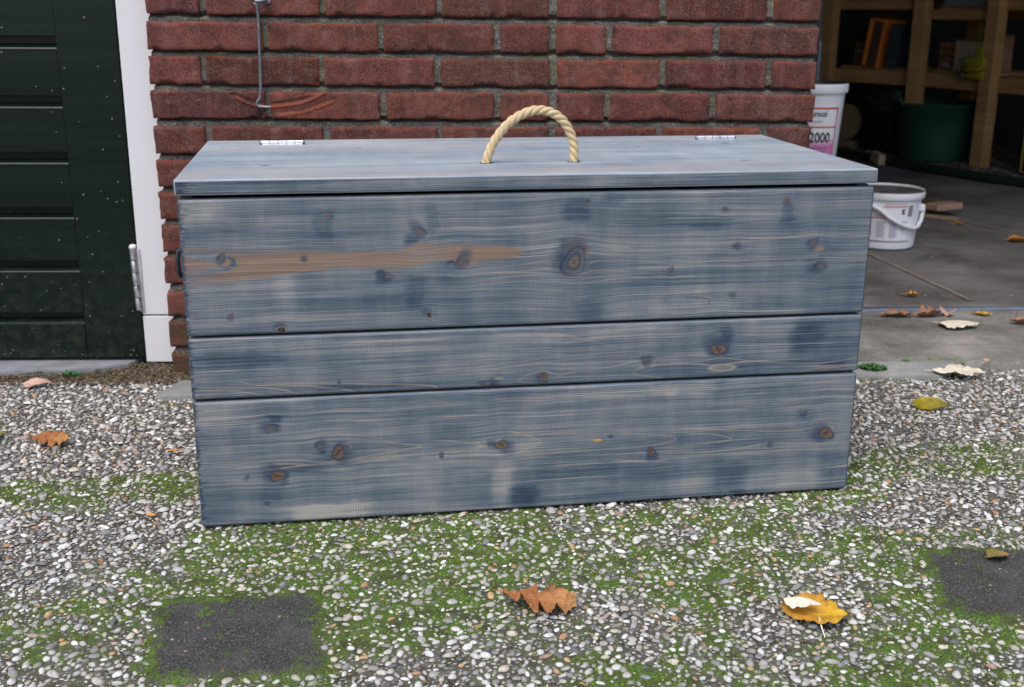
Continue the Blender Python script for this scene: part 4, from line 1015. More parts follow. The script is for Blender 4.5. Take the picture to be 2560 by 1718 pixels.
def pebbles():
    P = scatter(); N = len(P)
    pal = np.array([(.56, .555, .54), (.66, .66, .65), (.46, .45, .43), (.36, .35, .34), (.50, .46, .40), (.58, .52, .42), (.24, .245, .255), (.13, .135, .15), (.42, .24, .13), (.50, .33, .17), (.34, .22, .18), (.78, .78, .78), (.44, .33, .28), (.30, .29, .25)])
    w = np.array([.15, .12, .16, .15, .08, .035, .10, .05, .012, .012, .012, .045, .014, .08]); w /= w.sum()
    ci = rng.choice(len(pal), N, p=w)
    col = pal[ci]*rng.uniform(.82, 1.14, (N, 1))
    # brighter, warmer zone at the left by the wall; greyer elsewhere
    lb = np.exp(-(((P[:, 0]+.05)/.4)**2+((P[:, 1]+.35)/.3)**2))
    col = col*(1+.08*lb[:, None]*np.array((1.05, 1, .95)))*.97
    yaw = rng.uniform(0, np.pi, N)
    el = rng.uniform(.58, .95, N); hh = rng.uniform(.42, .70, N); st = rng.uniform(1.0, 1.35, N)
    mo = moss_mask(P[:, 0], P[:, 1])
    for sel, sub, nm in ((P[:, 2] > .0036, 2, 0), (P[:, 2] <= .0036, 1, 1)):
        pass
    V = []; F = []; C = []; n0 = 0
    for big, sub in ((True, 2), (False, 1)):
        sel = np.where((P[:, 2] > .0034) == big)[0]
        v, f = ico(sub); M_ = len(sel); nv = len(v)
        vv = np.repeat(v[None], M_, 0)
        # lumpy: random low-order deformation and slight angularity
        k = rng.normal(0, 1, (M_, 3, 3))*.10
        vv = vv+np.einsum('mij,nj,nk->mni', k, v, v)[:, :, :]*0+np.einsum('mij,mnj->mni', k, vv*np.abs(vv))
        pl = rng.normal(0, 1, (M_, 3)); pl /= np.linalg.norm(pl, axis=1)[:, None]; off = rng.uniform(.55, .95, M_)
        d = np.einsum('mni,mi->mn', vv, pl)-off[:, None]; vv = vv-np.clip(d, 0, None)[..., None]*pl[:, None]*.8
        r = P[sel, 2]
        vv = vv*np.stack([r*st[sel], r*el[sel], r*hh[sel]], -1)[:, None]
        tl = rng.normal(0, .16, M_); vv[..., 2] += vv[..., 0]*tl[:, None]
        c, s = np.cos(yaw[sel]), np.sin(yaw[sel])
        x = vv[..., 0]*c[:, None]-vv[..., 1]*s[:, None]; y = vv[..., 0]*s[:, None]+vv[..., 1]*c[:, None]
        zc = -.0046+.0012*rng.random(M_)+r*hh[sel]*(.16 if big else .25)+.0006*np.clip(mo[sel], 0, 1)
        zc = np.minimum(zc, -.0003-r*hh[sel]*.3)
        V.append(np.stack([x+P[sel, 0][:, None], y+P[sel, 1][:, None], vv[..., 2]+zc[:, None]], -1).reshape(-1, 3))
        F.append((f[None]+(np.arange(M_)*nv)[:, None, None]+n0).reshape(-1, 3)); n0 += M_*nv
        C.append(np.repeat(np.c_[col[sel], np.ones(M_)], nv, 0))
    o = mesh_np("pebbles", np.concatenate(V), None, PEB, None, True, tris=np.concatenate(F), attrs={'pc': ('FLOAT_COLOR', np.concatenate(C))})
    tag(o, "small rounded white and grey pebbles set in the paving", "pebbles", kind='stuff')
    print('pebbles', N, 'verts', n0)
pebbles()

def moss():
    """short moss blades in the joints"""
    n = 420000
    x = rng.uniform(-.45, 2.1, n); y = rng.uniform(-1.32, .05, n)
    m = moss_mask(x, y); ok = rng.random(n) < np.clip((m-.20)*1.5, 0, 1)*(.12+.88*smooth(.42, .60, fbm(x*130, y*130, 93, 2)))
    ok &= ~inside(CB, x, y)
    for t in TILES: ok &= ~inside(t, x, y)
    ok &= (y < PY1) | ((np.abs(y-.036) < .012) & (x > 1.6) & (x < 1.8))
    x, y, m = x[ok], y[ok], m[ok]; N = len(x)
    a = rng.uniform(0, 2*np.pi, N); h = rng.uniform(.0012, .0034, N)*(.6+.5*np.clip(m, 0, 1)); w = rng.uniform(.0005, .0011, N); ln = rng.uniform(.1, .9, N)*h
    b_ = rng.uniform(0, 2*np.pi, N)
    z = np.full(N, -.0036)+.0026*np.clip(m, 0, 1)*rng.random(N)
    z = np.where(y > .02, .004, z)
    p = np.stack([x, y, z], -1); d = np.stack([np.cos(a)*w, np.sin(a)*w, 0*w], -1); t = np.stack([np.cos(b_)*ln, np.sin(b_)*ln, h], -1)
    V = np.stack([p-d, p+d, p+t], 1).reshape(-1, 3)
    F = np.arange(3*N).reshape(-1, 3)
    g = rng.random(N); br = smooth(.55, .75, fbm(x*12, y*12, 88, 3))
    c0 = np.array((.055, .125, .016)); c1 = np.array((.28, .44, .065)); c2 = np.array((.17, .17, .05))
    c = (c0+(c1-c0)*g[:, None])*(1-br[:, None]*.7)+c2*br[:, None]*.7
    C = np.repeat(np.c_[c, np.ones(N)], 3, 0)
    m_ = NT("moss_green"); m_.col(m_.attr('pc').outputs['Color']); m_.rough(.8); m_.spec(.2)
    o = mesh_np("moss", V, None, m_.m, None, False, tris=F, attrs={'pc': ('FLOAT_COLOR', C)})
    tag(o, "bright green moss growing between the pebbles", "moss", kind='stuff')
    print('moss', N)
moss()

def debris(name, label, cat, n, fx, cols, smin, smax, zf=lambda x, y: 0*x, flat=.3):
    x, y = fx(n); N = len(x); v, f = ico(1); nv = len(v)
    r = rng.uniform(smin, smax, N); ya = rng.uniform(0, 6.28, N); el = rng.uniform(.25, .9, N)
    vv = v[None]*np.stack([r, r*el, r*flat*rng.uniform(.5, 1.5, N)], -1)[:, None]
    vv = vv*(1+.2*rng.normal(0, 1, (N, nv, 1)))
    X = vv[..., 0]*np.cos(ya)[:, None]-vv[..., 1]*np.sin(ya)[:, None]+x[:, None]; Y = vv[..., 0]*np.sin(ya)[:, None]+vv[..., 1]*np.cos(ya)[:, None]+y[:, None]
    Z = vv[..., 2]+zf(x, y)[:, None]+r[:, None]*flat*.6
    ci = rng.integers(0, len(cols), N); c = np.array(cols)[ci]*rng.uniform(.7, 1.2, (N, 1))
    o = mesh_np(name, np.stack([X, Y, Z], -1).reshape(-1, 3), None, PEB, None, False, tris=(f[None]+(np.arange(N)*nv)[:, None, None]).reshape(-1, 3),
                attrs={'pc': ('FLOAT_COLOR', np.repeat(np.c_[c, np.ones(N)], nv, 0))})
    return tag(o, label, cat, kind='stuff')
def f_soil(n):
    x = rng.uniform(-.6, .34, n); y = rng.uniform(-.082, .055, n); k = (rng.random(n) < smooth(-.6, .1, x)*.8+.2) & ~((x < .0) & (y > .012)) & ~((x < -.06) & (y > -.004)) & ~((x < -.2) & (y > -.014)) & ~((x > .095) & (y > -.004)) & (y < .058)
    for t in TILES: k &= ~inside(t, x, y)
    return x[k], y[k]
debris("soil_crumbs", "dark brown soil crumbs and grit heaped along the foot of door and wall", "soil", 14000, f_soil, [(.05, .035, .022), (.09, .06, .035), (.16, .10, .05), (.03, .025, .018), (.25, .19, .12), (.07, .075, .02)], .0010, .0038, lambda x, y: -.003+.006*fbm(x*30, y*30, 4, 3), .6)
def f_saw(n):
    x = rng.uniform(2.3, 3.6, n); y = rng.uniform(2.5, 4.6, n); t = (x-2.579)/(3.031-2.579); yl = 3.646+(2.48-3.646)*t
    k = (y > yl+.03) & (rng.random(n) < .9); return x[k], y[k]
debris("wood_shavings", "pale wood shavings and scraps strewn on the floor under the timber rack", "shavings", 5200, f_saw, [(.42, .30, .17), (.30, .20, .11), (.55, .45, .32), (.20, .13, .08), (.62, .58, .52)], .004, .020, lambda x, y: x*0+.001, .3)
def f_fl(n):
    x = rng.uniform(1.38, 3.4, n); y = rng.uniform(.02, 2.6, n); t = fbm(x*3, y*3, 66, 3); edge = (y > .40) & (y < .50)
    k = (rng.random(n) < smooth(.5, .7, t)*.5) | (edge & (rng.random(n) < .9)); k &= ~((y > .462) & (y < .498)); return x[k], y[k]
debris("floor_grit", "fine grit and crumbs scattered on the concrete in the garage doorway", "grit", 5200, f_fl, [(.40, .33, .26), (.18, .11, .07), (.28, .15, .08), (.55, .50, .45), (.12, .09, .07)], .0012, .0042, lambda x, y: x*0+.002, .5)
def f_lit(n):
    x = rng.uniform(-.35, 1.95, n); y = rng.uniform(-1.25, -.03, n); k = ~inside(CB, x, y); return x[k], y[k]
debris("plant_litter", "tiny dry plant fragments and seeds scattered over the pebble paving", "litter", 2600, f_lit, [(.45, .33, .20), (.55, .45, .32), (.38, .18, .06), (.60, .55, .45), (.30, .16, .07)], .0007, .0036, lambda x, y: x*0+.0004, .25)

# steel threshold strip of the garage opening
b = MB(); b.box((0, 0, 0), (3.1, .020, .030), .003)
th_ = b.build("steel_threshold", simple("blue_grey_steel", (.22, .27, .36), .38, .2, 30, metal=.4, dirt=(.12, .09, .07), dirt_amt=.5), None)
th_.location = (2.93, .512, -.008); th_.rotation_euler = (0, 0, .045)
tag(th_, "blue-grey steel threshold strip across the garage doorway", "threshold")
b = MB(); b.box((2.95, .480, -.0085), (3.2, .035, .022), .002); gr = b.build("gutter_edge", simple("rail_dark", (.10, .11, .13), .5, .3, 40, metal=.3, dirt=(.07, .05, .04)), None); gr['kind'] = 'structure'
# joints of the floor slabs, packed with pale dirt
def floor_joint(pts, w=.016):
    V = []; Q = []
    n = 60; P = np.array(pts); d = np.r_[0, np.cumsum(np.hypot(*np.diff(P, axis=0).T))]; s = np.linspace(0, d[-1], n)
    x = np.interp(s, d, P[:, 0]); y = np.interp(s, d, P[:, 1]); tx = np.gradient(x); ty = np.gradient(y); L = np.hypot(tx, ty)
    hw = w*(.5+.9*fbm(s*14, s*0+x[0], 3, 3))*.5
    for i in range(n):
        for k in (-1, -.4, .4, 1): V.append((x[i]-ty[i]/L[i]*hw[i]*k, y[i]+tx[i]/L[i]*hw[i]*k, .0018+(.0012 if abs(k) < 1 else 0)*float(vnoise(s[i]*60, k*3, 9))))
    for i in range(n-1):
        for k in range(3): Q.append((i*4+k, (i+1)*4+k, (i+1)*4+k+1, i*4+k+1))
    o = mesh_np("floor_joint", V, Q, simple("joint_dirt", (.23, .185, .15), .9, .4, 90, .5), None); o['kind'] = 'structure'
floor_joint([(1.86, 1.35), (1.921, 1.115), (1.95, .86), (1.975, .66), (1.985, .56)])
floor_joint([(2.33, 1.80), (2.424, 1.717), (2.553, 1.469), (2.78, 1.15)], .018)

# ------------------------------------------------------------------ garage shell
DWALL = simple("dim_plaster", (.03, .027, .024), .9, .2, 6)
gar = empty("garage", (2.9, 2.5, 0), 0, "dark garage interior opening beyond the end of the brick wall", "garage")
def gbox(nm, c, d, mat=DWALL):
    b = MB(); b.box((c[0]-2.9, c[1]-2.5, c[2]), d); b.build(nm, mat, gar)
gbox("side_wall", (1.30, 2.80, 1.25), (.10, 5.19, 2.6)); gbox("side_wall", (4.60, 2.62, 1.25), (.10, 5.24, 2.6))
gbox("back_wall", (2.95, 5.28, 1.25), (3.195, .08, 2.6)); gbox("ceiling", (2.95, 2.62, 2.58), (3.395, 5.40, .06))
gbox("lintel", (2.965, .10, 2.47), (3.18, .12, .16), WHITE)
gbox("front_pier", (4.95, .10, 1.25), (.595, .20, 2.6), simple("pier_brick", (.24, .08, .06), .9, .3, 20, .4))
# room above / behind the door keeps light off the back of the wall
gbox("roof_edge", (.18, 2.62, 2.58), (2.12, 5.40, .06)); gbox("rear_lining", (.18, .40, 1.25), (2.10, .08, 2.56), DWALL)

# timber rack ------------------------------------------------------------
P1 = Vector((2.605, 3.959, 0)); P2 = Vector((2.928, 3.531, 0)); P3 = Vector((3.116, 3.123, 0))
tA = (P2-P1).normalized(); tB = (P3-P2).normalized(); nA = Vector((-tA.y, tA.x, 0)); nB = Vector((-tB.y, tB.x, 0))
tC = Vector((.30, -.95, 0)).normalized(); nC = Vector((-tC.y, tC.x, 0)); P4 = P3+tC*.62
rack = empty("timber_rack", P2, 0, "rough timber storage rack of posts and rails along the dark garage wall", "rack")
def rb(nm, p, q, w, h, up=(0, 0, 1), bev=.003):
    b = MB(); b.bar(Vector(p)-P2, Vector(q)-P2, w, h, bev, up); return b.build(nm, TIMB, rack)
for P, t in ((P1, tA), (P2, tA), (P3, tB), (P4, tC)):
    n = Vector((-t.y, t.x, 0))
    rb("post", P+Vector((0, 0, 0)), P+Vector((0, 0, 1.9)), .070, .060, n)
    B = P+n*.50; rb("post", B, B+Vector((0, 0, 1.9)), .070, .050, n)
for a, bb_, n in ((P1, P2, nA), (P2, P3, nB), (P3, P4, nC)):
    for zr, hh in ((.384, .068), (.745, .055 if a is not P2 else .045)):
        if a is P2 and zr > .5: zr = .695
        rb("rail", a+n*.036+(bb_-a).normalized()*.030+Vector((0, 0, zr)), bb_+n*.036-(bb_-a).normalized()*.030+Vector((0, 0, zr)), .032, hh)
        rb("rail", a+n*.47+Vector((0, 0, zr)), bb_+n*.47+Vector((0, 0, zr)), .03, hh)
        m_ = (a+bb_)/2+n*.27; L = (bb_-a).length
        b = MB(); b.bar(a+n*.27+(bb_-a).normalized()*.04+Vector((0, 0, zr+hh/2+.007))-P2, bb_+n*.27-(bb_-a).normalized()*.04+Vector((0, 0, zr+hh/2+.007))-P2, .40, .012)
        b.build("shelf_board", TIMB, rack)

def along(A, t, n, s, off, z): return Vector((A.x, A.y, 0))+t*s+n*off+Vector((0, 0, z))
def item(name, label, cat, A, t, n, s0, s1, off, z0, z1, depth, mat, lean=0.0, group=None, detail=None):
    w = s1-s0; h = z1-z0
    c = along(A, t, n, (s0+s1)/2, off+depth/2, z0)
    o = empty(name, c, math.atan2(t.y, t.x), label, cat, group); o.rotation_euler = (0, lean, math.atan2(t.y, t.x))
    b = MB(); b.box((0, 0, h/2), (w, depth, h), min(w, h, depth)*.04); b.build("body", mat, o)
    if detail: detail(o, w, depth, h)
    return o
cardm = simple("brown_cardboard", (.20, .12, .065), .85, .15, 20); SH = .432
def box_tape(o, w, d, h):
    b = MB(); b.box((0, -d/2-.0008, h*.62), (w*.9, .0012, h*.10)); b.build("tape", simple("tape", (.30, .22, .13), .5, .1), o)
def lidded(o, w, d, h):
    b = MB(); b.box((0, 0, h+.0045), (w*1.04, d*1.04, .009), .002); b.build("lid", cardm, o)
def folder_spine(o, w, d, h):
    b = MB(); b.box((w*.17, -d/2-.0015, h*.485), (w*.655, .002, h*.965), .0005); b.build("panel", simple("dark_brown_cloth", (.085, .035, .018), .8, .2), o)
item("orange_case", "orange-edged flat case leaning on the left bay of the rack shelf", "case", P1, tA, nA, .175, .262, .05, SH, .672, .20, simple("orange_plastic", (.85, .24, .03), .5, .1), .135, None, folder_spine)
item("cardboard_box", "small brown cardboard box on the rack shelf left of the orange case", "box", P1, tA, nA, .02, .082, .20, SH, .548, .15, cardm, .06, "boxes on the rack shelf", box_tape)
item("slate_panel", "dark teal panel standing upright beside the orange case on the rack", "panel", P1, tA, nA, .325, .385, .04, SH, .645, .20, simple("dark_teal", (.03, .055, .06), .6, .2), .09, None, lambda o, w, d, h: box_tape(o, w, d, h*.2))
def brick_lines(o, w, d, h):
    for k in range(1, 4):
        b = MB(); b.box((0, -d/2-.0006, h*k/4), (w*.98, .0012, .005)); b.build("seam", BLACK, o)
    b = MB(); b.box((w*.02, -d/2-.0012, h*.20), (w*.4, .002, h*.12)); b.build("label", simple("grey_label", (.35, .33, .30), .7, .2), o)
item("book_stack", "stack of brown books or packets on the right bay of the rack shelf", "books", P2, tB, nB, -.005+.04, .135, .10, SH, .563, .18, simple("brown_paper", (.22, .10, .05), .8, .3, 30), 0, None, brick_lines)
item("pale_carton", "pale beige carton standing in the middle of the right rack bay", "carton", P2, tB, nB, .17, .275, .06, SH, .572, .14, simple("beige_card", (.42, .32, .20), .8, .1), 0, None, lidded)
item("cardboard_box", "brown box stacked high behind the yellow tool on the rack", "box", P2, tB, nB, .285, .36, .12, SH, .597, .12, simple("warm_card", (.34, .19, .11), .85, .2), 0, "boxes on the rack shelf", lidded)
item("grey_crate", "flat grey crate lying on the upper shelf of the rack", "crate", P2, tB, nB, .07, .37, .06, .7325, .80, .22, simple("grey_plastic", (.22, .23, .22), .6, .1), 0, None, lidded)
# yellow clamp-like tool hanging over the rail
yt = empty("yellow_tool", along(P2, tB, nB, .36, -.035, .402), math.atan2(tB.y, tB.x), "yellow tool with dark jaws hanging over the rail of the rack", "tool")
ym = simple("yellow_plastic", (.30, .24, .012), .45, .1)
b = MB(); b.box((.03, 0, .078), (.115, .035, .052), .010); b.box((.03, .004, .025), (.10, .03, .040), .010); b.box((.045, .02, .11), (.04, .04, .09), .008); b.build("housing", ym, yt, True, 40)
tg = simple("tool_grey", (.10, .11, .08), .5, .2)
for jz, jx in ((.085, -.045), (.020, -.038)):
    b = MB(); b.box((jx, 0, jz), (.031, .030, .028), .006); b.build("jaw", tg, yt)
b = MB(); b.tube([(-.03, -.018, .05), (.0, -.022, .045), (.05, -.022, .048), (.09, -.018, .055)], .008, 8); b.build("grip", ym, yt, True)

# green flexible tub -------------------------------------------------------
tub = empty("green_tub", (3.015, 3.43, 0), 0, "dark green flexible tub with loop handles standing under the rack", "tub")
gm = simple("dark_green_plastic", (.012, .062, .036), .5, .15, 10)
b = MB(); b.lathe([(0, .004), (.150, .004), (.163, .010), (.182, .14), (.202, .262), (.213, .270), (.215, .279), (.209, .283), (.201, .276), (.178, .14), (.158, .02), (0, .02)], 56); b.build("body", gm, tub, True, 50)
for a in (math.pi*1.03, math.pi*.03):
    cx, cy = .212*math.cos(a), .212*math.sin(a); tx, ty = -math.sin(a), math.cos(a)
    b = MB(); pts = []
    for s in np.linspace(-1, 1, 17):
        w = .060*s; h = .062*(1-abs(s)**2.4); o_ = .028*(1-s*s); pts.append((cx+tx*w+math.cos(a)*o_, cy+ty*w+math.sin(a)*o_, .270+h))
    b.tube(pts, .0075, 8); b.build("handle", gm, tub, True)
bt = empty("black_tub", along(P1, tA, nA, .335, .13, 0), 0, "black plastic tub in the shadow behind the green tub", "tub")
bm_ = simple("black_plastic", (.012, .012, .013), .5, .1)
b = MB(); b.lathe([(0, .004), (.105, .004), (.115, .012), (.135, .30), (.143, .305), (.143, .32), (.134, .322), (.128, .30), (.108, .02), (0, .02)], 40); b.build("body", bm_, bt, True, 50)
b = MB(); b.tube([(.139*math.cos(a), .139*math.sin(a)-.01, .29-.07*math.sin(-a)) for a in np.linspace(-math.pi, 0, 20)], .004, 8); b.build("handle", DSTEEL, bt, True)
ds = empty("round_board", along(P1, tA, nA, .075, .10, 0), math.atan2(tA.y, tA.x), "brownish round board leaning upright beside the black tub", "board")
b = MB(); Mx = Matrix.Rotation(rad(84), 4, 'X'); vs = []; n = 36
for zz, rr in ((-.009, .093), (-.006, .096), (.006, .096), (.009, .093)):
    for k in range(n): v = Mx @ Vector((rr*math.cos(k*2*math.pi/n), rr*math.sin(k*2*math.pi/n), zz)); vs.append((v.x, v.y, v.z+.135))
b.add(vs, [tuple(range(n))[::-1], tuple(range(3*n, 4*n))]+[(i*n+k, i*n+(k+1) % n, (i+1)*n+(k+1) % n, (i+1)*n+k) for i in range(3) for k in range(n)])
b.box((0, .02, .018), (.12, .05, .036), .003); b.build("disc", simple("plywood_brown", (.26, .17, .09), .8, .15), ds, True, 30)

# dark tool case with yellow trim at the far right
tcs = empty("tool_case", (3.36, 2.86, 0), math.atan2(tC.y, tC.x), "black tool case with thin yellow trim standing right of the rack post", "case")
b = MB(); b.box((.13, .0, .17), (.40, .28, .33), .008); b.build("body", bm_, tcs)
b = MB(); b.box((.13, -.1420, .012), (.404, .006, .008), .001); b.box((-.072, -.1420, .12), (.006, .006, .22), .001); b.build("trim", simple("yellow_trim", (.50, .33, .04), .6, .1), tcs)
b = MB(); b.tube([(.05, 0, .335), (.06, 0, .365), (.20, 0, .365), (.21, 0, .335)], .008, 8); b.build("handle", bm_, tcs, True)

# steel pole and dark post behind the white bucket
b = MB(); b.tube([(0, 0, 0), (0, 0, .10), (0, 0, .575), (0, 0, .59), (0, 0, .600), (0, 0, .606)], [.0105, .0105, .0105, .0098, .007, .002], 14)
o = b.build("steel_pole", simple("pole_grey", (.20, .21, .24), .4, .2, 30, metal=.4), None, True, 50); o.location = (2.052, 2.27, 0)
tag(o, "grey steel pole with rounded top standing upright behind the white bucket", "pole")
b = MB(); b.box((0, 0, 1.1), (.030, .03, 2.2), .002); o = b.build("steel_post", simple("post_blue_grey", (.12, .13, .15), .5, .15), None); o.location = (2.405, 3.5, 0)
tag(o, "slim dark grey upright post just beyond the edge of the brick wall", "post")
# long dark green pipe lying on the floor
b = MB(); pp = [(2.35, 4.18, .021), (2.579, 3.646, .021), (2.678, 3.29, .021), (2.75, 3.06, .021), (2.838, 2.838, .022), (2.93, 2.65, .021), (3.031, 2.48, .021), (3.30, 2.05, .021)]
b.tube(pp, .021, 16); o = b.build("floor_pipe", simple("pipe_dark_green", (.014, .028, .018), .4, .2), None, True, 50)
tag(o, "long dark green pipe lying across the garage floor in front of the rack", "pipe")
b = MB(); b.bar((2.672, 3.19, .026), (2.66, 3.28, .036), .035, .05, .003); o = b.build("wood_wedge", simple("pale_wood", (.46, .34, .2), .8, .15), None)
tag(o, "small pale wooden wedge pushed under the green pipe", "wedge")
# timber offcuts by the small bucket
oc = simple("weathered_offcut", (.085, .065, .03), .85, .3, 40)
b = MB(); b.bar((2.24, 2.02, .030), (2.408, 1.842, .030), .055, .052, .003); o = b.build("timber_offcut", oc, None); tag(o, "dark weathered timber offcut lying behind the small white bucket", "wood", "timber offcuts on the floor")
b = MB(); b.bar((2.355, 1.775, .012), (2.470, 1.835, .012), .06, .022, .003); b.v = [(x, y, z+.025) for x, y, z in b.v]; o = b.build("timber_offcut", simple("fresh_offcut", (.40, .25, .18), .8, .2), None)
tag(o, "short pinkish wood offcut at the end of the dark timber piece", "wood", "timber offcuts on the floor")
b = MB(); b.bar((2.27, 1.83, .007), (2.425, 1.700, .007), .022, .012, .002); o = b.build("timber_offcut", simple("thin_batten", (.30, .23, .12), .8, .2), None)
tag(o, "thin pale batten lying in front of the dark timber offcut", "wood", "timber offcuts on the floor")

# ------------------------------------------------------------------ buckets
WPL = simple("white_plastic", (.80, .81, .84), .35, .03, 6, dirt=(.45, .43, .42), dirt_amt=.2)
def flat(name, col, rough=.5): return simple(name, col, rough, .04)
PINK = flat("label_pink", (.62, .22, .42)); RED = flat("label_red", (.62, .06, .05)); INK = flat("label_ink", (.025, .025, .035)); LWH = flat("label_white", (.82, .82, .85)); GRY = flat("label_grey", (.30, .30, .40)); LPK = flat("label_light_pink", (.72, .45, .58))

class Cone:
    """surface of a tapered bucket: radius r(z), angle a = 0 faces the camera, positive to the right"""
    def __init__(s, c, prof, a0): s.c = c; s.prof = prof; s.a0 = a0
    def r(s, z): return float(np.interp(z, [p[1] for p in s.prof], [p[0] for p in s.prof]))
    def pt(s, arc, z, off, R0=None):
        r = s.r(z)+off; a = s.a0+arc
        return (r*math.cos(a), r*math.sin(a), z)
    def patch(s, a0, a1, z0, z1, off=.0006, n=14, thick=.0003):
        b = MB(); vs = []; fs = []
        for o_ in (off, off-thick):
            for i in range(n+1):
                a = a0+(a1-a0)*i/n; vs += [s.pt(a, z0, o_), s.pt(a, z1, o_)]
        m = 2*(n+1)
        for i in range(n): fs += [(2*i, 2*i+2, 2*i+3, 2*i+1), (m+2*i, m+2*i+1, m+2*i+3, m+2*i+2), (2*i, m+2*i, m+2*i+2, 2*i+2), (2*i+1, 2*i+3, m+2*i+3, m+2*i+1)]
        fs += [(0, 1, m+1, m), (2*n, m+2*n, m+2*n+1, 2*n+1)]
        return vs, fs
def text_on(cone, body, size, arc0, z0, off, name, mat, parent, align='LEFT', shear=0.0, bold=.0, xs=1.0):
    cu = bpy.data.curves.new(name, 'FONT'); cu.body = body; cu.size = size; cu.align_x = align; cu.shear = shear; cu.offset = bold; cu.resolution_u = 3
    cu.extrude = .0002
    t = bpy.data.objects.new(name, cu); COL.objects.link(t)
    dg = bpy.context.evaluated_depsgraph_get(); me = bpy.data.meshes.new_from_object(t.evaluated_get(dg))
    COL.objects.unlink(t); bpy.data.objects.remove(t)
    bm = bmesh.new(); bm.from_mesh(me); bmesh.ops.triangulate(bm, faces=bm.faces)
    for v in bm.verts:
        r = cone.r(z0)
        p = cone.pt(arc0+v.co.x*xs/r, z0+v.co.y, off+v.co.z); v.co = Vector(p)
    bm.to_mesh(me); bm.free(); me.materials.clear(); me.materials.append(mat)
    return link(bpy.data.objects.new(name, me), parent)

# tall white bucket behind the end of the wall, on an upturned crate
K = .81
bp = (1.7289, 1.20, 0)
def zk(z): return .712+(z-.712)*K
a_cam = math.atan2(-2.2345-bp[1], .7082-bp[0])
uc = empty("upturned_crate", bp, .25, "black upturned crate under the tall white bucket behind the chest", "crate")
b = MB(); b.box((.0, 0, .095), (.15, .20, .19), .008); b.box((.0, 0, .012), (.165, .215, .022), .005); b.build("body", simple("crate_black", (.015, .015, .016), .5, .1), uc)
k1 = empty("tall_bucket", (bp[0], bp[1], .19), 0, "tall white bucket with pink label reading 2000 half hidden by the brick wall", "bucket", "white buckets in the garage")
def zl(z): return zk(z)-.19
RR = lambda r: r*K
b = MB(); b.lathe([(0, .003), (.066, .003), (.070, .008), (RR(.1090), zl(.424)), (RR(.1175), zl(.426)), (RR(.1190), zl(.430)), (RR(.1190), zl(.454)), (RR(.1165), zl(.458)), (RR(.1120), zl(.456)), (RR(.1100), zl(.44)), (.078, zl(.3)), (0, zl(.3))], 64); body1 = b.build("body", WPL, k1, True, 40)
b = MB(); b.lathe([(0, zl(.436)), (RR(.098), zl(.436)), (RR(.1085), zl(.444)), (RR(.1122), zl(.457)), (RR(.1150), zl(.4605)), (RR(.1162), zl(.4585))], 64); b.build("lid", simple("black_lid", (.018, .018, .024), .45, .3, 30), k1, True, 40)
cn = Cone(bp, [(.070, .008), (RR(.1090), zl(.424))], a_cam)
def part(cone, nm, mat, parent, *patches, off=.0006):
    b = MB()
    for p in patches: vs, fs = cone.patch(*p, off=off); b.add(vs, fs)
    return b.build(nm, mat, parent)
def pz(a0, a1, z0, z1): return (a0, a1, zl(z0), zl(z1))
lab = part(cn, "label", LWH, body1, pz(-1.5, .97, .08, .385))
part(cn, "label_border", RED, body1, pz(-1.5, .97, .3700, .3765), pz(-1.5, .91, .3035, .3090), off=.0012)
part(cn, "label_border", flat("label_magenta", (.60, .08, .22)), body1, pz(.915, .97, .08, .3700), off=.0013)
part(cn, "label_panel", PINK, body1, pz(-1.5, .91, .08, .2440), off=.0010)
part(cn, "label_panel", LPK, body1, pz(-1.5, .91, .2440, .2620), off=.0011)
text_on(cn, "eurocol", .031*K, -.13, zl(.3440), .0014, "lettering", INK, body1, shear=.2, xs=.66, bold=.0005)
text_on(cn, "bouwspecials", .013*K, -.13, zl(.3235), .0014, "lettering", GRY, body1, xs=.72)
text_on(cn, "2000", .052*K, -.08, zl(.2510), .0018, "lettering", INK, body1, bold=.0008, xs=.74)
for i in range(7):
    part(cn, "small_print", flat("print_purple", (.28, .10, .26)), body1, pz(-1.1, .62-.05*(i % 3), .228-i*.0125, .2330-i*.0125), off=.0016)

# small white bucket with swing handle
bp2 = (2.004, 1.275, 0)
a_cam2 = math.atan2(-2.2345-bp2[1], .7082-bp2[0])
k2 = empty("small_bucket", bp2, 0, "short white bucket with dark contents and carry handle on the garage floor", "bucket", "white buckets in the garage")
b = MB(); b.lathe([(0, .003), (.089, .003), (.094, .008), (.1055, .158), (.1125, .160), (.1140, .164), (.1140, .178), (.1118, .182), (.1085, .180), (.1045, .165), (.100, .12), (0, .118)], 64); body2 = b.build("body", WPL, k2, True, 40)
b = MB(); b.lathe([(0, .168), (.040, .169), (.090, .167), (.1040, .1715), (.1100, .1795), (.1125, .1828), (.1142, .1805)], 64)
b.build("contents", simple("dried_adhesive", (.085, .078, .075), .5, .5, 25, .4, dirt=(.02, .02, .02), dirt_amt=.9), k2, True, 40)
cn2 = Cone(bp2, [(.094, .008), (.1055, .158)], a_cam2)
part(cn2, "label", LWH, body2, (-1.4, .95, .035, .150))
part(cn2, "label_border", flat("label_rose", (.62, .28, .28)), body2, (-.05, .66, .1370, .1425), (-1.4, .20, .1010, .1070), off=.0012)
part(cn2, "label_border", GRY, body2, (.0, .66, .1470, .1490), (-.3, .02, .1110, .1140), off=.0013)
part(cn2, "barcode", INK, body2, *[(.715+i*.024, .715+i*.024+(.008 if i % 3 else .014), .108, .143) for i in range(7)], off=.0012)
part(cn2, "hazard_mark", INK, body2, (.50, .60, .128, .132), (.50, .535, .116, .132), (.50, .60, .116, .120), (.50, .58, .122, .126), off=.0012)
pr = []
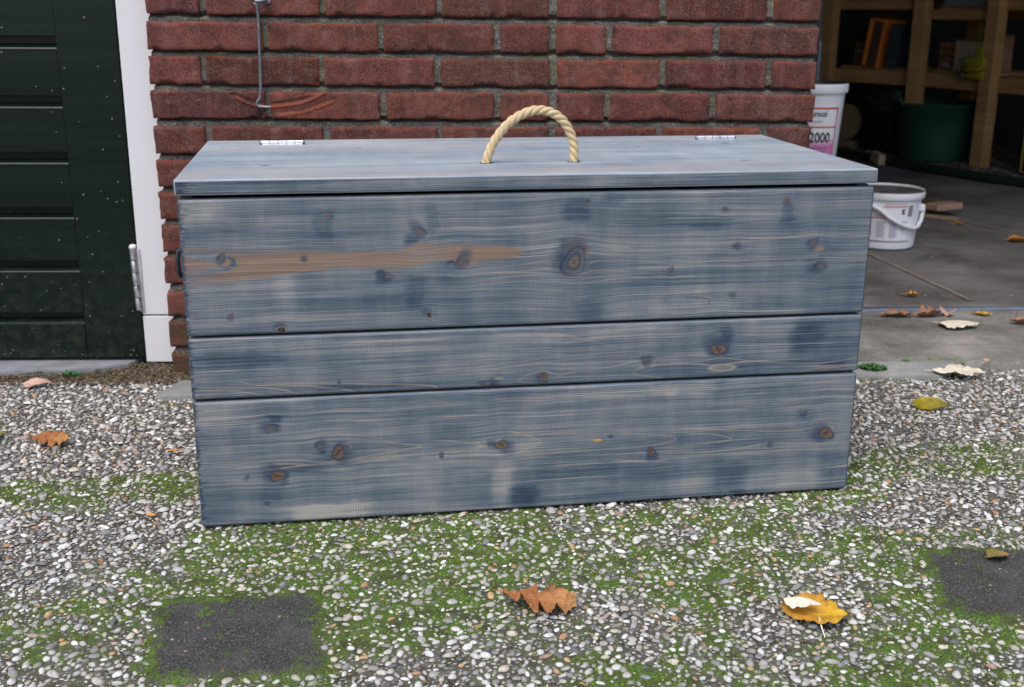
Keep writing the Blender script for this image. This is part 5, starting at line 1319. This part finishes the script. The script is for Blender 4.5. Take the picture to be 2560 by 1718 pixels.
for cx, w in ((-.85, .30), (-.48, .30), (-.08, .28), (.30, .26), (.62, .22)):
    for i in range(9):
        if cx == .62 and i > 4: continue
        pr.append((cx-w/2, cx+w/2-.05*((i*7) % 3)/2, .090-i*.0058, .0925-i*.0058))
part(cn2, "small_print", GRY, body2, *pr, off=.0012)
part(cn2, "ring_line", flat("dark_line", (.05, .05, .04)), body2, (-1.5, .90, .0285, .0315), off=.0008)
b = MB(); hp = []
for u, z_ in ((-1.45, .155), (-1.1, .152), (-.7, .148), (-.35, .141), (-.10, .128), (.09, .110), (.34, .093), (.62, .080), (.90, .072), (1.15, .074), (1.34, .090), (1.42, .112), (1.40, .128)):
    hp.append(cn2.pt(u, z_, .010))
hp2 = []
for i in range(len(hp)-1):
    for f_ in (0, .25, .5, .75): hp2.append(tuple(hp[i][k]*(1-f_)+hp[i+1][k]*f_ for k in range(3)))
hp2.append(hp[-1])
b.tube(hp2, .0062, 10); b.build("handle", WPL, k2, True)
b = MB(); v = Vector(cn2.pt(1.40, .130, .004)); b.box(v, (.018, .018, .022), .004); b.build("handle_lug", WPL, k2)

# ------------------------------------------------------------------ leaves
def leaf_mesh(name, L, W, lobes, mat, parent=None, curl=.3, fold=.2, twist=0., sweep=.25, seed=0, thick=.0003, tipround=1.0, base_pow=.6, ragged=0.0, crump=1.0):
    n, m = 64, 13
    s = np.linspace(0, 1, n)
    env = np.sin(np.pi*np.clip(s, 0, 1)**base_pow)**.75*(1-.15*s) if not lobes else np.sin(np.pi*np.clip(s, 0, 1))**.8*(1.12-.25*s)
    if lobes:
        lob = .20+.80*np.abs(np.sin(np.pi*(s*lobes+.1)))**.55; lob2 = .20+.80*np.abs(np.sin(np.pi*(s*lobes+.45)))**.55
    else:
        lob = 1-ragged*fbm(s*26, s*0+seed, seed, 3); lob2 = 1-ragged*fbm(s*26, s*0+seed+9, seed+4, 3)
    if lobes: lob = lob*(.86+.28*fbm(s*38, s*0+seed, seed, 2)); lob2 = lob2*(.86+.28*fbm(s*38, s*0+seed+5, seed+1, 2))
    wl, wr = env*lob*W/2, env*lob2*W/2
    T = np.linspace(-1, 1, m); V = np.zeros((n, m, 3)); LCo = np.zeros((n, m, 3))
    for j, t in enumerate(T):
        w = np.where(t < 0, wl, wr); a = abs(t)
        x = (s-.5)*L+sweep*a*w*.9*(np.clip(1-s, 0, 1)**.5*1.2 if lobes else .3); y = t*w
        rip = (fbm(s*9+seed, np.full(n, t*3.), seed+2, 3)-.5)
        z_ = fold*a*w*1.2+curl*((s-.5)**2*4)*L*.12+rip*L*.075*(.3+a)*crump
        z_ = z_+twist*(s-.5)*t*W*.5
        V[:, j] = np.stack([x, y, z_], -1); LCo[:, j] = np.stack([s, np.full(n, t), s*0], -1)
    idx = np.arange(n*m).reshape(n, m); q = np.stack([idx[:-1, :-1], idx[1:, :-1], idx[1:, 1:], idx[:-1, 1:]], -1).reshape(-1, 4)
    V = V.reshape(-1, 3); V[:, 2] -= V[:, 2].min()
    N = n*m
    V2 = np.concatenate([V+np.array((0, 0, thick)), V]); ring = np.concatenate([idx[:, 0], idx[-1, 1:], idx[::-1, -1][1:], idx[0, ::-1][1:-1]]); rn = np.roll(ring, -1)
    Q = np.concatenate([q, q[:, ::-1]+N, np.stack([rn, ring, ring+N, rn+N], -1)])
    o = mesh_np(name, V2, Q, mat, parent, True, attrs={'lc': ('FLOAT_VECTOR', np.concatenate([LCo.reshape(-1, 3)]*2))})
    return o, V.reshape(n, m, 3)
OAK = mat_leaf("oak_leaf_orange", (.26, .095, .035), (.36, .15, .055), (.42, .23, .08), (.25, .09, .04))
YEL = mat_leaf("leaf_yellow", (.42, .19, .025), (.52, .28, .025), (.62, .42, .03), (.24, .14, .04))
YGR = mat_leaf("leaf_yellow_green", (.22, .17, .012), (.40, .32, .015), (.16, .13, .02), (.10, .06, .015))
CREAM = mat_leaf("leaf_cream", (.62, .56, .44), (.72, .66, .54), (.66, .60, .46), (.30, .22, .12))
BRN = mat_leaf("leaf_brown", (.26, .13, .07), (.36, .20, .12), (.20, .10, .06), (.10, .05, .03))
PNK = mat_leaf("leaf_pink_brown", (.48, .30, .24), (.56, .38, .30), (.42, .26, .20), (.2, .1, .08))
OLV = mat_leaf("leaf_olive", (.13, .11, .03), (.20, .15, .04), (.25, .15, .05))
ORG = mat_leaf("leaf_orange", (.55, .22, .04), (.62, .30, .05), (.55, .20, .04))
def leaf(kind, label, x, y, z, rz, L, W, lobes, mat, rx=0, ry=0, stem=None, **kw):
    o = empty(kind, (x, y, z), 0, label, "leaf", "fallen autumn leaves")
    o.rotation_euler = (rx, ry, rz)
    lm, V = leaf_mesh("blade", L, W, lobes, mat, o, **kw)
    b0 = Vector(V[0, 6]); d = stem or .014
    b = MB(); b.tube([b0+Vector((.003, 0, .0003)), b0+Vector((-d*.5, .001, .0003)), b0+Vector((-d, .003, .0002))], [.0007, .0006, .0006], 6); b.build("stem", mat, o, True)
    return o
Z0 = .0005
leaf("oak_leaf", "orange-brown lobed oak leaf on the pebbles in the centre foreground", .790, -.966, Z0+.002, rad(-12), .092, .066, 4.0, OAK, rx=rad(6), ry=rad(2), curl=.45, fold=.05, sweep=.45, seed=3, twist=.5, crump=2.4)
leaf("oak_leaf", "orange-brown lobed oak leaf lying on pebbles left of the chest", -.010, -.392, Z0+.002, rad(-8), .070, .054, 4.0, OAK, rx=rad(8), curl=.3, fold=.05, sweep=.45, seed=8, twist=.3, crump=2.0)
lf = leaf("yellow_leaf", "bright yellow leaf with a pale underside curled over, right foreground", 1.125, -1.005, Z0+.004, rad(-17), .080, .078, 0, YEL, rx=rad(6), curl=.4, fold=.22, seed=12, ragged=.30, stem=.003, base_pow=1.25, crump=1.5, twist=-.3)
o2, _ = leaf_mesh("folded_underside", .046, .028, 0, CREAM, lf, curl=-.9, fold=-.6, seed=31, ragged=.1); o2.location = (-.017, -.003, .010); o2.rotation_euler = (rad(-20), rad(6), rad(6))
b = MB(); b.tube([(.004, -.018, .010), (.007, -.030, .006), (.012, -.045, .001)], [.0009, .0008, .0007], 6); b.build("stalk", CREAM, lf, True)
leaf("yellow_leaf", "curled yellow-green leaf with a dark hollow, right of the chest", 1.563, -.247, Z0+.002, rad(-20), .062, .036, 0, YGR, rx=rad(20), curl=-1.9, fold=-.95, seed=14, ragged=.10, stem=.004, base_pow=.8)
leaf("pale_leaf", "cream coloured leaf lying on the concrete apron", 1.846, .302, .006, rad(-6), .092, .085, 0, CREAM, rx=rad(-4), curl=-.5, fold=-.22, seed=17, ragged=.25)
leaf("pale_leaf", "cream coloured leaf with ragged edge half on the smooth edging tile", 1.693, -.062, .007, rad(-8), .106, .070, 2.5, CREAM, curl=-.2, fold=.06, seed=19, sweep=.3, ragged=.2)
leaf("brown_leaf", "curled tan leaf on the pebbles in front of the door sill", -.137, -.090, .004, rad(6), .056, .022, 0, PNK, rx=rad(25), curl=-1.6, fold=-.5, seed=21, stem=.004)
leaf("orange_leaf_scrap", "slim orange leaf fragment beside the lower left of the chest", .2145, -.446, .003, rad(20), .024, .008, 0, ORG, curl=.5, fold=.6, seed=23, stem=.003)
leaf("olive_leaf", "small olive-brown leaf on the dark tile at the right edge", 1.418, -.858, .004, rad(12), .034, .026, 0, OLV, curl=.3, fold=.5, seed=25, stem=.003)
leaf("yellow_leaf", "pale yellow leaf at the far left edge on the pebbles", -.108, -.366, .003, rad(70), .040, .024, 0, YGR, curl=.4, fold=.3, seed=26)
leaf("orange_leaf_scrap", "tiny orange leaf scrap on pebbles below the oak leaf at the left", .243, -.699, .003, rad(-8), .014, .009, 0, ORG, curl=.5, fold=.6, seed=27, stem=.002)
leaf("brown_leaf", "long brown crumpled leaf against the threshold nearest the chest", 1.735, .400, .004, rad(-5), .085, .045, 3, BRN, curl=.3, fold=.5, seed=41)
leaf("brown_leaf", "reddish brown crumpled leaf second from the chest along the threshold", 1.810, .398, .004, rad(12), .070, .050, 3, BRN, curl=.8, fold=.7, seed=42)
leaf("pink_leaf", "pinkish folded leaf beside the brown leaves at the threshold", 1.862, .408, .004, rad(60), .034, .040, 0, PNK, curl=-.6, fold=.7, seed=43)
leaf("yellow_leaf", "ragged yellow leaf bit in front of the threshold", 1.946, .408, .004, rad(-20), .050, .024, 3, YEL, curl=.4, fold=.4, seed=44)
leaf("brown_leaf", "brown leaf on the concrete apron at the right edge", 2.005, .325, .006, rad(-25), .055, .036, 3, BRN, curl=.6, fold=.6, seed=45)
leaf("pink_leaf", "small pale pink leaf on the joint behind the edging tile", 1.790, .022, .006, rad(50), .026, .014, 0, PNK, curl=.4, fold=.7, seed=46)
leaf("orange_leaf_scrap", "small orange leaf on the garage floor near the threshold", 1.850, .606, .004, rad(-10), .036, .026, 3, ORG, curl=.7, fold=.6, seed=47)
leaf("brown_leaf", "orange-brown leaf on the garage floor at the right edge", 2.466, 1.318, .004, rad(-8), .066, .050, 0, ORG, curl=.6, fold=.5, seed=48)
leaf("orange_leaf_scrap", "tiny golden leaf scrap farther back on the garage floor", 2.40, 1.62, .004, rad(-8), .036, .020, 0, ORG, curl=.6, fold=.5, seed=49)

# weeds
def weed(label, x, y, n, spread, h, seed):
    r = random.Random(seed); root = empty("weed", (x, y, 0), 0, label, "weed", "small green weeds")
    b = MB(); bs = MB()
    for i in range(n):
        a = r.uniform(0, 6.28); d = spread*math.sqrt(r.random()); px, py, pz = d*math.cos(a), d*math.sin(a)*.6, h*(.35+.65*r.random())*(1-.4*d/spread)
        bs.tube([(px*.3, py*.3, 0), (px*.7, py*.7, pz*.7), (px, py, pz)], .0005, 5)
        s_ = r.uniform(.003, .0055); ya = r.uniform(0, 6.28); vs = []
        for k in range(8):
            t = k*math.pi/4; rr = s_*(1 if k % 2 else .7); vs.append((px+rr*math.cos(t+ya), py+rr*math.sin(t+ya), pz+.0018*math.sin(t*2+a)+r.uniform(-.0008, .0008)))
        vs.append((px, py, pz-.0006)); vs += [(v[0], v[1], v[2]-.0003) for v in vs[:9]]
        b.add(vs, [(k, (k+1) % 8, 8) for k in range(8)]+[((k+1) % 8+9, k+9, 17) for k in range(8)])
    gm_ = simple("weed_green", (.055, .17, .045), .6, .35, 300); b.build("leaves", gm_, root, True); bs.build("stems", gm_, root)
weed("clump of small green weeds at the lower right corner of the chest by the tile", 1.529, -.022, 90, .030, .018, 1)
weed("tiny green weed sprouting from the soil in front of the door", -.090, -.030, 26, .018, .016, 2)
weed("small round green sprout in the joint behind the edging tile", 1.620, .034, 14, .010, .008, 3)
